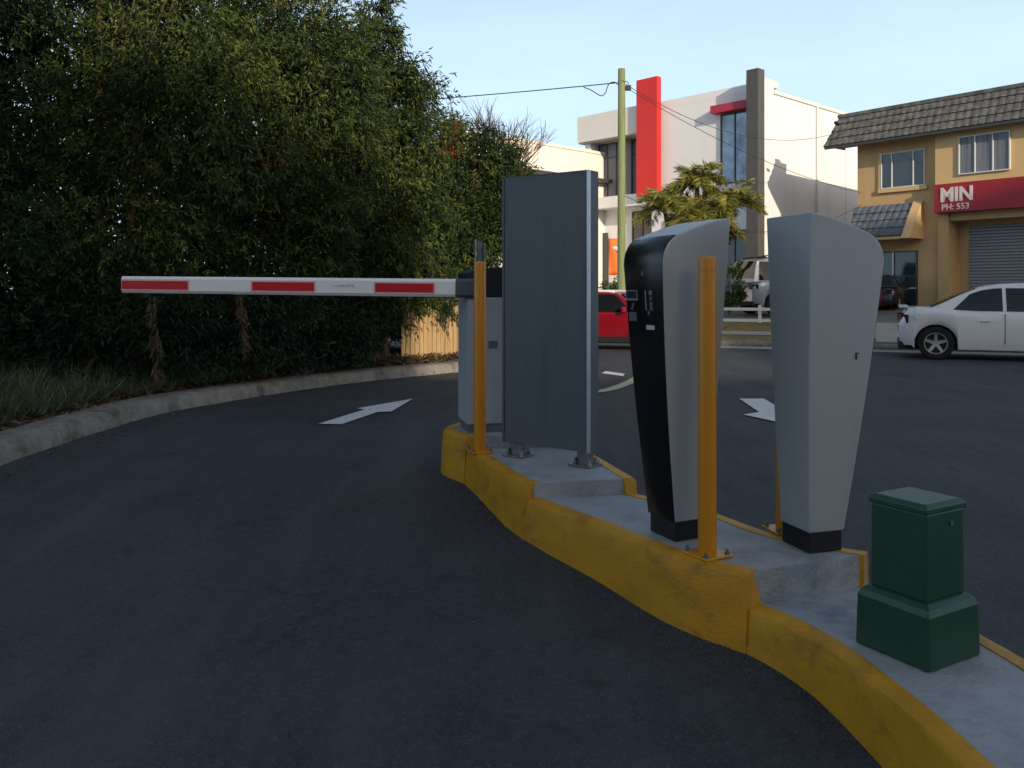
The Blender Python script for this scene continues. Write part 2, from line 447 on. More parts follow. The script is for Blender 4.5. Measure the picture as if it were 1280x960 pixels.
def sweep(mb, path, prof, close_ends=True):
    """prof(i, p) -> list of (offset to the left of travel, z)"""
    rings = []
    for i, p in enumerate(path):
        d = path[min(i + 1, len(path) - 1)] - path[max(i - 1, 0)]
        d.z = 0; d.normalize()
        nrm = Vector((-d.y, d.x, 0))
        rings.append([Vector((p.x, p.y, 0)) + nrm * o + Vector((0, 0, z)) for o, z in prof(i, p)])
    mb.loft(rings, close_ends)

# left kerb of the driveway (road edge), curving right to the street and returning left along it
LK = smooth_path([(-3.75, -6), (-3.62, 0), (-3.55, 4), (-3.51, 6.24), (-3.46, 8.1), (-3.20, 9.1), (-2.69, 10.4), (-1.98, 11.7), (-0.95, 12.95), (-0.25, 13.7), (-0.05, 14.4), (-0.45, 15.3), (-2.0, 17.3), (-6, 22.3), (-14, 32)], 8)
def lk_prof(i, p):
    z = g(p.y)
    wob = 0.008 * math.sin(i * 1.7) + 0.006 * math.sin(i * 0.6)
    return [(0.0, z - 0.15), (0.0 + wob, z + 0.02), (0.035 + wob, z + 0.115), (0.07, z + 0.142), (0.30, z + 0.150), (0.33, z + 0.13), (0.33, z - 0.15)]
b = MB(); sweep(b, LK, lk_prof)
struct(b.build("kerb", M['kerb_conc'], smooth=True))
# garden soil behind it
b = MB()
rings = []
for i, p in enumerate(LK):
    d = LK[min(i + 1, len(LK) - 1)] - LK[max(i - 1, 0)]; d.normalize()
    nrm = Vector((-d.y, d.x, 0))
    z = g(p.y)
    q = p + nrm * 0.32
    row = [Vector((q.x, q.y, z + 0.11))]
    far = Vector((-34, p.y * 0.9 + (4 if p.y > 10 else 0), z + 0.5))
    for t in (0.02, 0.05, 0.1, 0.2, 0.4, 1.0):
        v = Vector((q.x, q.y, z + 0.12)).lerp(far, t); v.z = z + 0.12 + 0.35 * min(1, t * 5) + 0.03 * math.sin(i * 2.1 + t * 40)
        row.append(v)
    rings.append(row)
b.grid(rings)
struct(b.build("garden_bed", M['soil'], smooth=True))

# far side of the street: kerb, grass verge, footpath strip, forecourt rising to the buildings
RS = Vector((0.62, -0.785, 0)).normalized()      # along the street, to the right and towards the camera
NS = Vector((-RS.y, RS.x, 0))                    # away from the street
E0 = Vector((5.1, 19.0, 0))
RO = RS.copy()
RS = Vector((0.93, -0.37, 0)).normalized()
NS = Vector((-RS.y, RS.x, 0))
def verge_z(n):
    return float(np.interp(n, [0, 0.3, 1.3, 5.3, 8, 12, 60], [0.12, 0.14, 0.20, 0.36, 0.45, 0.72, 0.72]))
def strip(n0, n1, t0, t1, dz, step=0.5):
    mb = MB()
    ns = list(np.arange(n0, n1, step)) + [n1]
    ts = list(np.linspace(t0, t1, 40))
    mb.grid([[E0 + RS * t + NS * n + Vector((0, 0, verge_z(n) + dz)) for t in ts] for n in ns])
    return mb
def vz(x, y):
    return verge_z((Vector((x, y, 0)) - E0).dot(NS))
def sp(t, n, dz=0.0):
    p = E0 + RS * t + NS * n
    p.z = verge_z(n) + dz
    return p
b = MB()
pr = [(0, -0.1), (0.0, 0.07), (0.04, 0.115), (0.3, 0.145), (0.3, -0.1)]
b.loft([[E0 + RS * t + NS * n + Vector((0, 0, z)) for n, z in pr] for t in (-70, -30, -10, 0, 10, 30, 60)])
struct(b.build("far_kerb", M['kerb_conc']))
b = MB()
b.loft([[E0 + RS * t + NS * n + Vector((0, 0, z)) for n, z in [(-0.45, 0.004), (-0.001, 0.02)]] for t in (-70, 60)], cap=False, closed=False)
struct(b.build("gutter", M['path']))
struct(strip(0.3, 5.6, -70, 60, 0.0).build("verge", M['grass_dry'], smooth=True))
struct(strip(1.35, 2.3, -70, 60, 0.012).build("footpath", M['path'], smooth=True))
struct(strip(5.6, 60, -70, 60, 0.0, 2).build("forecourt", M['forecourt'], smooth=True))
struct(strip(0.3, 5.6, 2.9, 9.5, 0.02).build("driveway_crossing", M['path'], smooth=True))

# road markings
def paint(name, pts, m, dz=0.006):
    mb = MB(); mb.poly([(x, y, g(y) + dz) for x, y in pts]); return mb.build(name, m)
def gp(px, py):
    Y = 10.0
    for _ in range(30):
        Y = (EYE - g(Y)) * F / (py - 362)
    return ((px - 640) / F * Y, Y)
arrow = [(398, 531.3), (427, 531.8), (472, 516.2), (489, 515.8), (516, 499.6), (446, 511.8), (456, 513.2)]
tag(paint("turn_arrow", [gp(*p) for p in arrow], M['road_white'], 0.012), "white painted arrow on asphalt of left lane under the boom", "road marking")
arrow2 = [(924, 499.5), (955, 499.5), (976, 512.5), (990, 508), (1003, 536), (929, 519.5), (949, 516.5)]
tag(paint("straight_arrow", [gp(*p) for p in arrow2], M['road_white'], 0.012), "white painted arrow on the right lane between the two ticket terminals", "road marking")
def paint_line(name, px, wd, m):
    path = smooth_path([gp(*p) for p in px], 6)
    mb = MB(); rows = []
    for i, p in enumerate(path):
        d = (path[min(i + 1, len(path) - 1)] - path[max(i - 1, 0)]).normalized()
        n = Vector((-d.y, d.x, 0)) * wd / 2
        rows.append([p + n + Vector((0, 0, g(p.y) + 0.010)), p - n + Vector((0, 0, g(p.y) + 0.010))])
    mb.grid(rows)
    return mb.build(name, m)
tag(paint_line("edge_line", [(715, 494), (746, 490.5), (762, 487.5), (776, 483), (790, 477), (800, 471)], 0.16, M['road_cream']), "curved cream painted line on the asphalt behind the grey board", "road marking")
tag(paint("give_way_dash", [gp(*p) for p in [(752, 467.5), (757, 464.8), (781, 468.2), (779, 471.2)]], M['road_white'], 0.012), "short white dash painted near the street behind the grey board", "road marking")

# ------------------------------------------------------------ unseen blocks added behind the camera, heights stepped to shape the shade
t = thing("shade_blocks", "unseen concrete blocks behind the camera, stepped to shape the shade on the driveway", "building", (0, -42, -1.6))
for (x0, x1, h) in [(-60, 18.9, 21.35), (18.4, 28.3, 18.7), (28.3, 32.8, 21.6), (32.8, 37.4, 25.6), (37.4, 75, 27.6)]:
    b = MB(); b.span(x0 + 0.01, x1, -12, 2, 0, h); b.build("wall", M['bldg'], t)

# ------------------------------------------------------------ traffic island in three falling tiers plus a low apron
T1, T2, T3, T4 = 0.365, 0.29, 0.21, 0.078
isl = thing("traffic_island", "stepped concrete traffic island with yellow painted kerb carrying the barrier and terminals", "traffic island")
L1 = [(-0.30, 5.345), (-0.44, 5.55), (-0.455, 5.72), (-0.36, 5.95), (-0.1, 6.08), (0.2, 6.0), (0.40, 5.7), (0.47, 5.42)]
L2l = [(-0.285, 5.335), (-0.20, 5.08), (-0.105, 4.80), (-0.02, 4.56), (0.072, 4.365)]
L2r = [(0.47, 5.42), (0.515, 5.15), (0.597, 4.82), (0.668, 4.51)]
L3l = [(0.08, 4.375), (0.22, 4.15), (0.406, 3.88), (0.60, 3.55), (0.75, 3.36), (0.905, 3.225)]
L3r = [(0.668, 4.51), (0.81, 4.34), (1.0, 4.117), (1.134, 3.84), (1.30, 3.64), (1.488, 3.51)]
L4l = [(0.905, 3.225), (0.99, 3.09), (1.065, 2.9), (1.12, 2.6), (1.16, 2.2), (1.18, 1.2)]
L4r = [(1.488, 3.51), (1.60, 3.25), (1.70, 2.85), (1.74, 2.3), (1.75, 1.2)]
KW = 0.075
def kerb_prof(ztop, side):
    def f(i, p):
        z = g(p.y) - 0.06
        s = side
        wob = 0.0012 * math.sin(i * 1.3) + 0.0008 * math.sin(i * 2.9 + 1)
        return [(s * -0.02, z), (s * (-0.005 + wob), ztop - 0.10), (s * (0.001 + wob), ztop - 0.022), (s * 0.006, ztop - 0.007), (s * 0.017, ztop + wob * 0.4), (s * KW, ztop + 0.001), (s * KW, z)]
    return f
def inset(path, side, d):
    out = []
    for i, p in enumerate(path):
        t_ = (path[min(i + 1, len(path) - 1)] - path[max(i - 1, 0)]).normalized()
        out.append(p + Vector((-t_.y, t_.x, 0)) * side * d)
    return out
def island_tier(z, left, right, back=None):
    lp = smooth_path(left, 6); rp = smooth_path(right, 6) if right else []
    # slab: rows between the two edges (inset under the kerb)
    mb = MB()
    out = inset(lp, 1, 0.045) + inset(rp, -1, 0.045)[::-1]
    mb.prism([(p.x, p.y, -0.5) for p in out], (0, 0, z - 0.003 + 0.5))
    o = mb.build("slab", M['isl_conc'], isl)
    return o
slab_edge = inset(smooth_path(L1, 6), -1, 0.045)
b = MB(); b.prism([(p.x, p.y, -0.5) for p in slab_edge], (0, 0, T1 - 0.003 + 0.5)); b.build("slab", M['isl_conc'], isl)
island_tier(T2, L2l, L2r)
island_tier(T3, L3l, L3r)
island_tier(T4, L4l, L4r)
def kerb_run(segments, side):
    pts = []; tops = []; full = []
    for seg, z in segments: full += seg if not full else seg[1:]
    for k, (seg, z) in enumerate(segments):
        sp_ = smooth_path(seg, 6)
        if k: # start a few millimetres after the previous tier's end so the step is a clean riser
            sp_[0] = pts[-1] + (sp_[1] - pts[-1]) * 0.03
        pts += sp_; tops += [z] * len(sp_)
    mb = MB()
    sweep(mb, pts, lambda i, p: kerb_prof(tops[i], side)(i * 0.7, p))
    return mb.build("kerb_edge", M['yellow_kerb'], isl, smooth=True)
J1, J2, J3 = (-0.292, 5.34), (0.076, 4.37), (0.905, 3.225)
kerb_run([(L1[::-1][:-1] + [J1], T1), ([J1] + L2l[1:-1] + [J2], T2), ([J2] + L3l[1:], T3), (L4l, T4)], 1)
kerb_run([(L2r, T2), (L3r, T3), (L4r, T4)], -1)

# ------------------------------------------------------------ ticket terminals
def terminal(label, loc, ang, fo=0.105, bo=0.08):
    t = thing("ticket_terminal", label, "ticket machine", loc, ang, "pair of silver ticket terminals on the island")
    # local: x = towards the front, y = width.  z=0 on the island
    def hw(z):
        return 0.102 + (0.157 - 0.102) * max(0, (z - 0.085)) / 1.3
    prof = []
    prof.append((0.0, 0.085))
    for k in range(1, 9):
        q = k / 8
        prof.append((0.0 + fo * q + 0.010 * math.sin(math.pi * q), 0.085 + 1.115 * q))
    for k in range(1, 9):                        # rounded top front
        a = math.radians(4 + 70 * k / 8)
        prof.append((fo - 0.115 + 0.115 * math.cos(a), 1.20 + 0.132 * math.sin(a)))
    x0, z0 = prof[-1]
    for k in range(1, 11):
        q = k / 10
        prof.append((x0 + (-0.17 - bo - x0) * q, z0 + (1.405 - z0) * (0.45 * q + 0.55 * math.sin(q * math.pi / 2))))
    nb = len(prof)
    for k in range(1, 9):
        q = k / 8
        prof.append((-0.17 - bo + bo * q - 0.005 * math.sin(math.pi * q), 1.405 - 1.32 * q))
    mb = MB()
    a = [(x, -hw(z), z) for x, z in prof]; c = [(x, hw(z), z) for x, z in prof]
    mb.loft([a, c])
    mb.build("housing", M['silver'], t, bevel=0.006)
    # black front: follows the front profile, wraps over the top edge, 4 mm proud, a little inside the sides
    fp = prof[:16]
    mb = MB(); ra = []; ins = 0.004
    for i, (x, z) in enumerate(fp):
        d = Vector((fp[min(i + 1, 15)][0] - fp[max(i - 1, 0)][0], fp[min(i + 1, 15)][1] - fp[max(i - 1, 0)][1])).normalized()
        nx, nz_ = d.y, -d.x
        y = hw(z) - ins
        o_ = 0.004
        ra.append([(x - 0.01 * nx, -y, z - 0.01 * nz_), (x + (o_ - 0.002) * nx, -y, z + (o_ - 0.002) * nz_), (x + o_ * nx, -y + 0.006, z + o_ * nz_), (x + o_ * nx, y - 0.006, z + o_ * nz_), (x + (o_ - 0.002) * nx, y, z + (o_ - 0.002) * nz_), (x - 0.01 * nx, y, z - 0.01 * nz_)])
    mb.loft(ra)
    fr = mb.build("front_panel", M['black_gloss'], t, smooth=True)
    mb = MB(); mb.span(-0.165, -0.006, -0.094, 0.094, 0.0, 0.088)
    mb.build("plinth", M['black_matt'], t, bevel=0.004)
    # service lock and hook on the near side panel, base seam
    for sy in (-1,):
        mb = MB(); y = -hw(0.80) - 0.001
        mb.span(0.030, 0.034, y - 0.006, y + 0.006, 0.800, 0.828); mb.span(0.034, 0.044, y - 0.006, y + 0.006, 0.824, 0.828)
        mb.build("lock_hook", M['black_matt'], t)
    # controls on the front
    def fx(z):
        q = (z - 0.085) / 1.115
        return fo * q + 0.010 * math.sin(math.pi * q) + 0.004
    def panel(name, y0, y1, z0, z1, m, dx=0.002, dep=0.006):
        y0, y1 = -y1, -y0
        mb = MB()
        mb.loft([[(fx(z) + dx - dep, y0, z), (fx(z) + dx, y0, z), (fx(z) + dx, y1, z), (fx(z) + dx - dep, y1, z)] for z in (z0, z1)])
        return mb.build(name, m, t)
    d = panel("display", 0.045, 0.130, 1.045, 1.085, M['screen'])
    mb = MB()
    for (ya, yb, za, zb) in [(-0.132, -0.043, 1.083, 1.088), (-0.132, -0.043, 1.042, 1.050), (-0.132, -0.127, 1.042, 1.088), (-0.047, -0.043, 1.042, 1.088)]:
        mb.loft([[(fx(z) + 0.0005, ya, z), (fx(z) + 0.004, ya, z), (fx(z) + 0.004, yb, z), (fx(z) + 0.0005, yb, z)] for z in (za, zb)])
    mb.build("bezel", M['mark'], d)
    panel("keypad", 0.060, 0.118, 0.950, 0.990, M['mark_dim'])
    mb = MB()
    mb.loft([[(fx(z) - 0.001, -0.092 + q, z), (fx(z) + 0.003, -0.092 + q, z), (fx(z) + 0.003, -0.075 + q, z), (fx(z) - 0.001, -0.075 + q, z)] for z, q in ((1.0, -0.01), (1.015, 0.0), (1.032, 0.008))])
    mb.build("pictogram", M['mark_dim'], t)
    panel("card_slot", -0.022, -0.014, 1.000, 1.085, M['mark'])
    panel("indicator", -0.066, -0.046, 1.066, 1.086, M['mark'])
    panel("indicator", -0.066, -0.046, 1.044, 1.060, M['mark_dim'])
    panel("push_button", -0.068, -0.046, 1.000, 1.038, M['mark_dim'])
    panel("key_lock", -0.040, -0.030, 0.980, 0.996, M['mark'])
    panel("ticket_mouth", -0.072, -0.012, 0.916, 0.936, M['mark_white'])
    panel("speaker_lens", -0.012, 0.006, 1.150, 1.172, M['mark_dim'])
    return t
M['screen'] = mat("screen", (0.03, 0.035, 0.05), 0.15, 0, 0.1)
M['mark'] = mat("grey print", (0.22, 0.23, 0.25), 0.5, 0, 0.1)
M['mark_dim'] = mat("dim grey print", (0.10, 0.105, 0.115), 0.5, 0, 0.3, 40)
M['mark_white'] = mat("white plastic", (0.55, 0.55, 0.55), 0.4, 0, 0.1)
# left one faces the left lane, right one faces the right lane
tl = terminal("silver ticket terminal with black control front facing the left lane", (0.705, 3.655, T3), 0, 0.10, 0.085)
tr = terminal("silver ticket terminal turned away, showing blank back and side panels beside the green cabinet", (1.245, 3.46, T3), 0, 0.162, 0.032)
def place_terminal(t, near, ang, corner):
    """put the plinth corner (local x,y) at the world point"""
    c, s = math.cos(ang), math.sin(ang)
    lx, ly = corner
    t.rotation_euler = (0, 0, ang)
    t.location = (near[0] - (c * lx - s * ly), near[1] - (s * lx + c * ly), T3)
place_terminal(tl, (0.706, 3.630), math.radians(180 + 25.5), (-0.006, 0.094))
place_terminal(tr, (1.228, 3.468), math.radians(17), (-0.165, -0.094))

# ------------------------------------------------------------ bollards
def bollard(label, loc, h, r, rz):
    t = thing("bollard", label, "bollard", loc, rz, "yellow steel bollards bolted to the island")
    mb = MB()
    n = 32
    rings = [[(r * k * math.cos(2 * math.pi * j / n), r * k * math.sin(2 * math.pi * j / n), z) for j in range(n)] for k, z in [(1, 0.008), (1, h - 0.010), (0.97, h - 0.004), (0.90, h)]]
    mb.loft(rings); mb.build("post", M['bollard'], t, smooth=True)
    s = 0.074
    mb = MB(); mb.span(-s, s, -s, s, 0, 0.010); mb.build("base_plate", M['bollard'], t, bevel=0.003)
    for sx in (-1, 1):
        for sy in (-1, 1):
            mb = MB()
            mb.cyl((sx * s * 0.76, sy * s * 0.76, 0.010), 0.011, 0.009, 6); mb.cyl((sx * s * 0.76, sy * s * 0.76, 0.019), 0.006, 0.012, 8)
            mb.build("bolt", M['steel_dark'], t)
    mb = MB(); mb.tube([(r * 1.02 * math.cos(2 * math.pi * j / 24), r * 1.02 * math.sin(2 * math.pi * j / 24), h - 0.055) for j in range(25)], 0.0015, 5)
    return t, mb
for lab, loc, h, rz in [
    ("yellow bollard nearest the camera, standing in front of the black-fronted ticket terminal", (0.803, 3.455, T3), 1.225, 0.5),
    ("yellow bollard standing in front of the boom barrier cabinet", (-0.2, 5.24, T2), 1.185, 0.3),
    ("yellow bollard almost hidden behind the blank backed terminal", (1.232, 3.80, T3), 1.15, 0.2)]:
    t, mb = bollard(lab, loc, h, 0.038, rz)
    mb.build("weld_ring", M['bollard'], t)

# ------------------------------------------------------------ boom barrier
bar = thing("boom_barrier", "grey boom barrier with black cap and lowered red and white boom across left lane", "barrier", (-0.165, 5.66, T1), math.radians(15))
mb = MB()
mb.span(-0.17, 0.17, -0.16, 0.16, 0.055, 0.885); mb.build("cabinet", M['barrier_grey'], bar, bevel=0.008)
mb = MB(); mb.span(-0.155, 0.155, -0.145, 0.145, -0.003, 0.057); mb.build("plinth", M['steel_dark'], bar)
mb = MB()
mb.prism([(-0.172, -0.162, 0.886), (-0.172, -0.162, 1.045), (-0.10, -0.162, 1.072), (0.172, -0.162, 1.085), (0.172, -0.162, 0.886)], (0, 0.324, 0))
mb.build("cap", M['black_matt'], bar, bevel=0.006)
mb = MB(); mb.span(-0.03, 0.03, -0.1635, -0.160, 0.55, 0.60); mb.build("lock_plate", M['steel_dark'], bar)
# boom in world metres, built along a straight line, converted to the barrier's local frame
Mi = (Matrix.Translation(bar.location) @ Matrix.Rotation(math.radians(15), 4, 'Z')).inverted()
A = at(155, 355.5, 5.95); B = at(582, 360.2, 5.47)
dd = (B - A).normalized(); side = dd.cross(Vector((0, 0, 1))).normalized()   # towards the camera
upv = side.cross(dd).normalized()
def bp(u, v, n):   # along, up, towards camera
    return Mi @ (A + dd * u + upv * v + side * n)
Lb = (B - A).length
def boom_ring(u, h, d):
    return [bp(u, -h, -d), bp(u, -h, d * 0.6), bp(u, -h * 0.7, d), bp(u, h * 0.7, d), bp(u, h, d * 0.6), bp(u, h, -d)]
mb = MB()
mb.loft([boom_ring(0, 0.058, 0.03), boom_ring(Lb - 0.04, 0.0595, 0.03)])
boom = mb.build("boom", M['boom_white'], bar)
mb = MB(); mb.loft([boom_ring(-0.006, 0.052, 0.027), boom_ring(0.002, 0.052, 0.027)]); mb.build("end_cap", M['black_matt'], boom)
mb = MB(); mb.loft([[bp(u, -0.064, -0.02), bp(u, -0.064, 0.02), bp(u, -0.0595, 0.02), bp(u, -0.0595, -0.02)] for u in (0.01, Lb - 0.05)]); mb.build("edge_seal", M['rubber'], boom)
def boomu(px):
    # along-boom distance whose projection is at pixel column px
    lo, hi = 0, Lb
    for _ in range(40):
        mid = (lo + hi) / 2
        p = A + dd * mid
        if 640 + F * p.x / p.y < px: lo = mid
        else: hi = mid
    return lo
for (xa, xb) in [(155.6, 238), (318, 395), (471, 543.5)]:
    u0, u1 = boomu(xa), boomu(xb)
    mb = MB(); mb.loft([[bp(u, -0.041, 0.0296), bp(u, -0.041, 0.0310), bp(u, 0.036, 0.0310), bp(u, 0.036, 0.0296)] for u in (u0 - 0.0 if xa < 160 else u0 - 0.012, u1 + 0.012)]); mb.build("tape_border", M['pink'], boom)
    mb = MB(); mb.loft([[bp(u, -0.032, 0.0300), bp(u, -0.032, 0.0322), bp(u, 0.027, 0.0322), bp(u, 0.027, 0.0300)] for u in (u0, u1)]); mb.build("red_tape", M['boom_red'], boom)
# small worn marking on the boom, unreadable in the photograph: a short row of strokes
mb = MB()
u = boomu(419); rr = random.Random(3)
while u < boomu(446):
    wv = rr.uniform(0.006, 0.011)
    h0 = rr.uniform(-0.006, 0.002); h1 = h0 + rr.uniform(0.008, 0.018) * (0.6 + 0.5 * (u - boomu(419)) / 0.15)
    mb.loft([[bp(u + q, h0 + k, 0.0300), bp(u + q, h0 + k, 0.0312), bp(u + q, h1 + k, 0.0312), bp(u + q, h1 + k, 0.0300)] for q, k in ((0, 0), (wv * 0.45, 0.003))])
    u += wv + 0.004
mb.build("lettering", M['ink'], boom)
# boom clamp at the pivot
mb = MB(); mb.loft([boom_ring(Lb - 0.06, 0.062, 0.034), boom_ring(Lb + 0.06, 0.062, 0.034)]); mb.build("boom_clamp", M['sign_grey'], bar)
# dark post behind the barrier
pt = thing("steel_post", "dark slotted steel post rising behind the barrier cabinet", "post", (at(601, 300, 5.98).x, 5.98, T1 - 0.02))
mb = MB()
mb.span(-0.022, 0.010, -0.02, 0.02, 0, 1.30); mb.span(0.018, 0.034, -0.02, 0.02, 0, 1.28)
mb.span(-0.022, 0.034, 0.019, 0.024, 0, 1.29)
mb.build("channel", M['steel_dark'], pt)
mb = MB(); mb.span(-0.042, -0.032, -0.008, 0.008, 0, 1.315); mb.span(-0.034, -0.02, -0.004, 0.004, 0.2, 0.22); mb.build("rod", M['alu'], pt)

# ------------------------------------------------------------ the grey board (back of a sign) on two feet
sx0, sy0 = -0.060, 5.13
sx1, sy1 = 0.437, 4.765
sa = math.atan2(sy1 - sy0, sx1 - sx0)
W_ = math.hypot(sx1 - sx0, sy1 - sy0)
sg = thing("sign_board", "tall dark grey sheet steel sign board seen from behind on two short feet", "sign", (sx0, sy0, T2), sa)
z0, z1 = 0.083, 1.690
mb = MB(); mb.span(0.012, W_ - 0.012, 0.006, 0.098, z0, z1 - 0.004); mb.build("panel", M['sign_grey'], sg)
mb = MB()
for k in range(9):     # shallow pressed ribs of the sheet
    x = 0.05 + k * (W_ - 0.1) / 8
    mb.span(x - 0.006, x + 0.006, 0.0057, 0.0065, z0 + 0.01, z1 - 0.012)
mb.build("rib", M['sign_grey'], sg)
for x in (0.006, W_ - 0.006):
    mb = MB(); mb.span(x - 0.006, x + 0.006, 0.0, 0.104, z0 - 0.003, z1)
    mb.build("edge_strip", M['steel_edge'] if 'steel_edge' in M else M['sign_grey'], sg)
mb = MB(); mb.span(W_ - 0.015, W_ + 0.003, -0.003, 0.014, z0 - 0.003, z1 + 0.001); mb.build("corner_trim", M['alu'], sg, bevel=0.003)
mb = MB(); mb.span(0.013, W_ - 0.013, 0.004, 0.1, z1 - 0.004, z1 + 0.002); mb.build("top_cap", M['sign_grey'], sg)
for x in (0.085, W_ - 0.055):
    mb = MB(); mb.span(x - 0.036, x + 0.036, 0.02, 0.085, 0.008, z0 + 0.01); ft = mb.build("foot", M['steel_dark'], sg)
    mb = MB(); mb.span(x - 0.075, x + 0.075, -0.02, 0.125, 0, 0.008); mb.build("foot_plate", M['steel_dark'], ft, bevel=0.002)
    for q in (-1, 1):
        mb = MB(); mb.span(x + q * 0.042 - 0.004, x + q * 0.042 + 0.004, 0.005, 0.10, 0.008, 0.045); mb.build("gusset", M['steel_dark'], ft)
        for r_ in (0, 0.1):
            mb = MB(); mb.cyl((x + q * 0.06, 0.002 + r_, 0.008), 0.010, 0.012, 6); mb.cyl((x + q * 0.06, 0.002 + r_, 0.02), 0.006, 0.014, 8); mb.build("bolt", M['alu'], ft)

# ------------------------------------------------------------ green service cabinet
gb = thing("service_cabinet", "dark green pillar cabinet with flared base on the near end of island", "cabinet", (1.380, 2.863, T4), math.radians(30))
# local axes: near corner faces the camera
mb = MB(); 
def sq(z, a, bq): return [(-a, -bq, z), (a, -bq, z), (a, bq, z), (-a, bq, z)]
a_, b_ = 0.105, 0.105
mb.loft([sq(0, a_ + 0.034, b_ + 0.034), sq(0.170, a_ + 0.030, b_ + 0.030), sq(0.190, a_ + 0.022, b_ + 0.022), sq(0.205, a_ + 0.004, b_ + 0.004)])
mb.build("base", M['green_box'], gb, bevel=0.006)
mb = MB(); mb.loft([sq(0.203, a_, b_), sq(0.492, a_ - 0.002, b_ - 0.002)]); mb.build("body", M['green_box'], gb, bevel=0.008)
mb = MB(); mb.loft([sq(0.490, a_ + 0.004, b_ + 0.004), sq(0.510, a_ + 0.004, b_ + 0.004), sq(0.521, a_ - 0.012, b_ - 0.012), sq(0.522, 0.02, 0.02)])
mb.build("lid", M['green_box'], gb, bevel=0.004)
mb = MB(); mb.span(0.02, 0.035, -b_ - 0.004, -b_ + 0.01, 0.44, 0.455); mb.build("lock", M['steel_dark'], gb)

# ------------------------------------------------------------ vegetation helpers
def leaf_object(name, pos, dirs, L, W, tint, m, parent=None):
    n = len(pos)
    dirs = dirs / np.linalg.norm(dirs, axis=1, keepdims=True)
    rnd = RNG.normal(size=(n, 3))
    sd_ = np.cross(dirs, rnd); sd_ /= np.linalg.norm(sd_, axis=1, keepdims=True) + 1e-9
    up_ = np.cross(sd_, dirs)
    L = np.asarray(L).reshape(-1, 1) * np.ones((n, 1)); W = np.asarray(W).reshape(-1, 1) * np.ones((n, 1))
    v0 = pos
    v1 = pos + dirs * L * 0.45 + sd_ * W * 0.5 + up_ * W * 0.15
    v2 = pos + dirs * L - up_ * L * 0.12
    v3 = pos + dirs * L * 0.45 - sd_ * W * 0.5 + up_ * W * 0.15
    v = np.stack([v0, v1, v2, v3], 1).reshape(-1, 3).astype(np.float32)
    me = bpy.data.meshes.new(name)
    me.vertices.add(4 * n); me.vertices.foreach_set('co', v.ravel())
    me.loops.add(4 * n); me.loops.foreach_set('vertex_index', np.arange(4 * n, dtype=np.int32))
    me.polygons.add(n)
    me.polygons.foreach_set('loop_start', np.arange(0, 4 * n, 4, dtype=np.int32))
    at_ = me.attributes.new('tint', 'FLOAT', 'POINT')
    at_.data.foreach_set('value', np.repeat(np.clip(tint, 0, 1), 4).astype(np.float32))
    me.update(); me.validate()
    me.materials.append(m)
    o = bpy.data.objects.new(name, me)
    COL.objects.link(o)
    if parent: o.parent = parent
    return o

def crown_points(blobs, nclu, per, spread, shell=0.45, droop=0.5, rag=0.25):
    """clusters of leaves spread through ellipsoids; returns positions, directions, tint"""
    bl = np.array(blobs, float)       # cx cy cz rx ry rz
    vol = bl[:, 3] * bl[:, 4] * bl[:, 5]
    nb = max(6, nclu // 30)                       # boughs: dense tufts on the outside of the crown
    kb = RNG.choice(len(bl), nb, p=vol ** 0.66 / np.sum(vol ** 0.66))
    db = RNG.normal(size=(nb, 3)); db /= np.linalg.norm(db, axis=1, keepdims=True)
    lob = 1 + rag * (np.sin(db[:, 0] * 5 + kb * 1.3) * np.cos(db[:, 2] * 6 + kb) + 0.6 * np.sin(db[:, 1] * 9 + db[:, 2] * 7 + kb * 2.1))
    rb = RNG.uniform(0.62, 1.06, nb) * lob
    cb = bl[kb, :3] + db * bl[kb, 3:] * rb[:, None]
    sb = RNG.uniform(0.09, 0.20, nb) * np.minimum(1.4, bl[kb, 3] / 0.8)
    tb = RNG.normal(0.45, 0.17, nb)
    pick = RNG.integers(0, nb, nclu)
    gz_ = RNG.normal(size=(nclu, 3)) * np.array([1.0, 1.0, 0.85])
    c = cb[pick] + gz_ * sb[pick][:, None] + np.array([0, 0, -0.5]) * (np.abs(gz_[:, :1]) + np.abs(gz_[:, 1:2])) * sb[pick][:, None] * 0.5
    d = db[pick] * 0.6 + gz_ * 0.4
    d /= np.linalg.norm(d, axis=1, keepdims=True)
    tcl = tb[pick] + RNG.normal(0, 0.08, nclu)
    fil = RNG.uniform(0, 1, nclu) < 0.26           # thinner filling through the inside of the volume
    kf = RNG.choice(len(bl), nclu, p=vol / np.sum(vol))
    df = RNG.normal(size=(nclu, 3)); df /= np.linalg.norm(df, axis=1, keepdims=True)
    cf = bl[kf, :3] + df * bl[kf, 3:] * (RNG.uniform(0, 1, nclu) ** shell)[:, None]
    c = np.where(fil[:, None], cf, c); d = np.where(fil[:, None], df, d)
    out = d * np.array([1, 1, 0.6])
    c = np.repeat(c, per, 0)
    od = np.repeat(out, per, 0)
    tw = np.repeat(RNG.normal(size=(nclu, 3)) * 0.6 + out * 0.5 + np.array([0, 0, -droop * 0.6]), per, 0)
    s = np.tile(np.linspace(0, 1, per), nclu)[:, None]
    tw /= np.linalg.norm(tw, axis=1, keepdims=True)
    pos = c + tw * s * spread * 1.4 + RNG.normal(size=c.shape) * spread * 0.16
    dirs = tw * 0.6 + RNG.normal(size=c.shape) * 0.55 + od * 0.3 + np.array([0, 0, -droop])
    tint = np.repeat(tcl, per) + RNG.normal(0, 0.13, len(c))
    return pos, dirs, tint

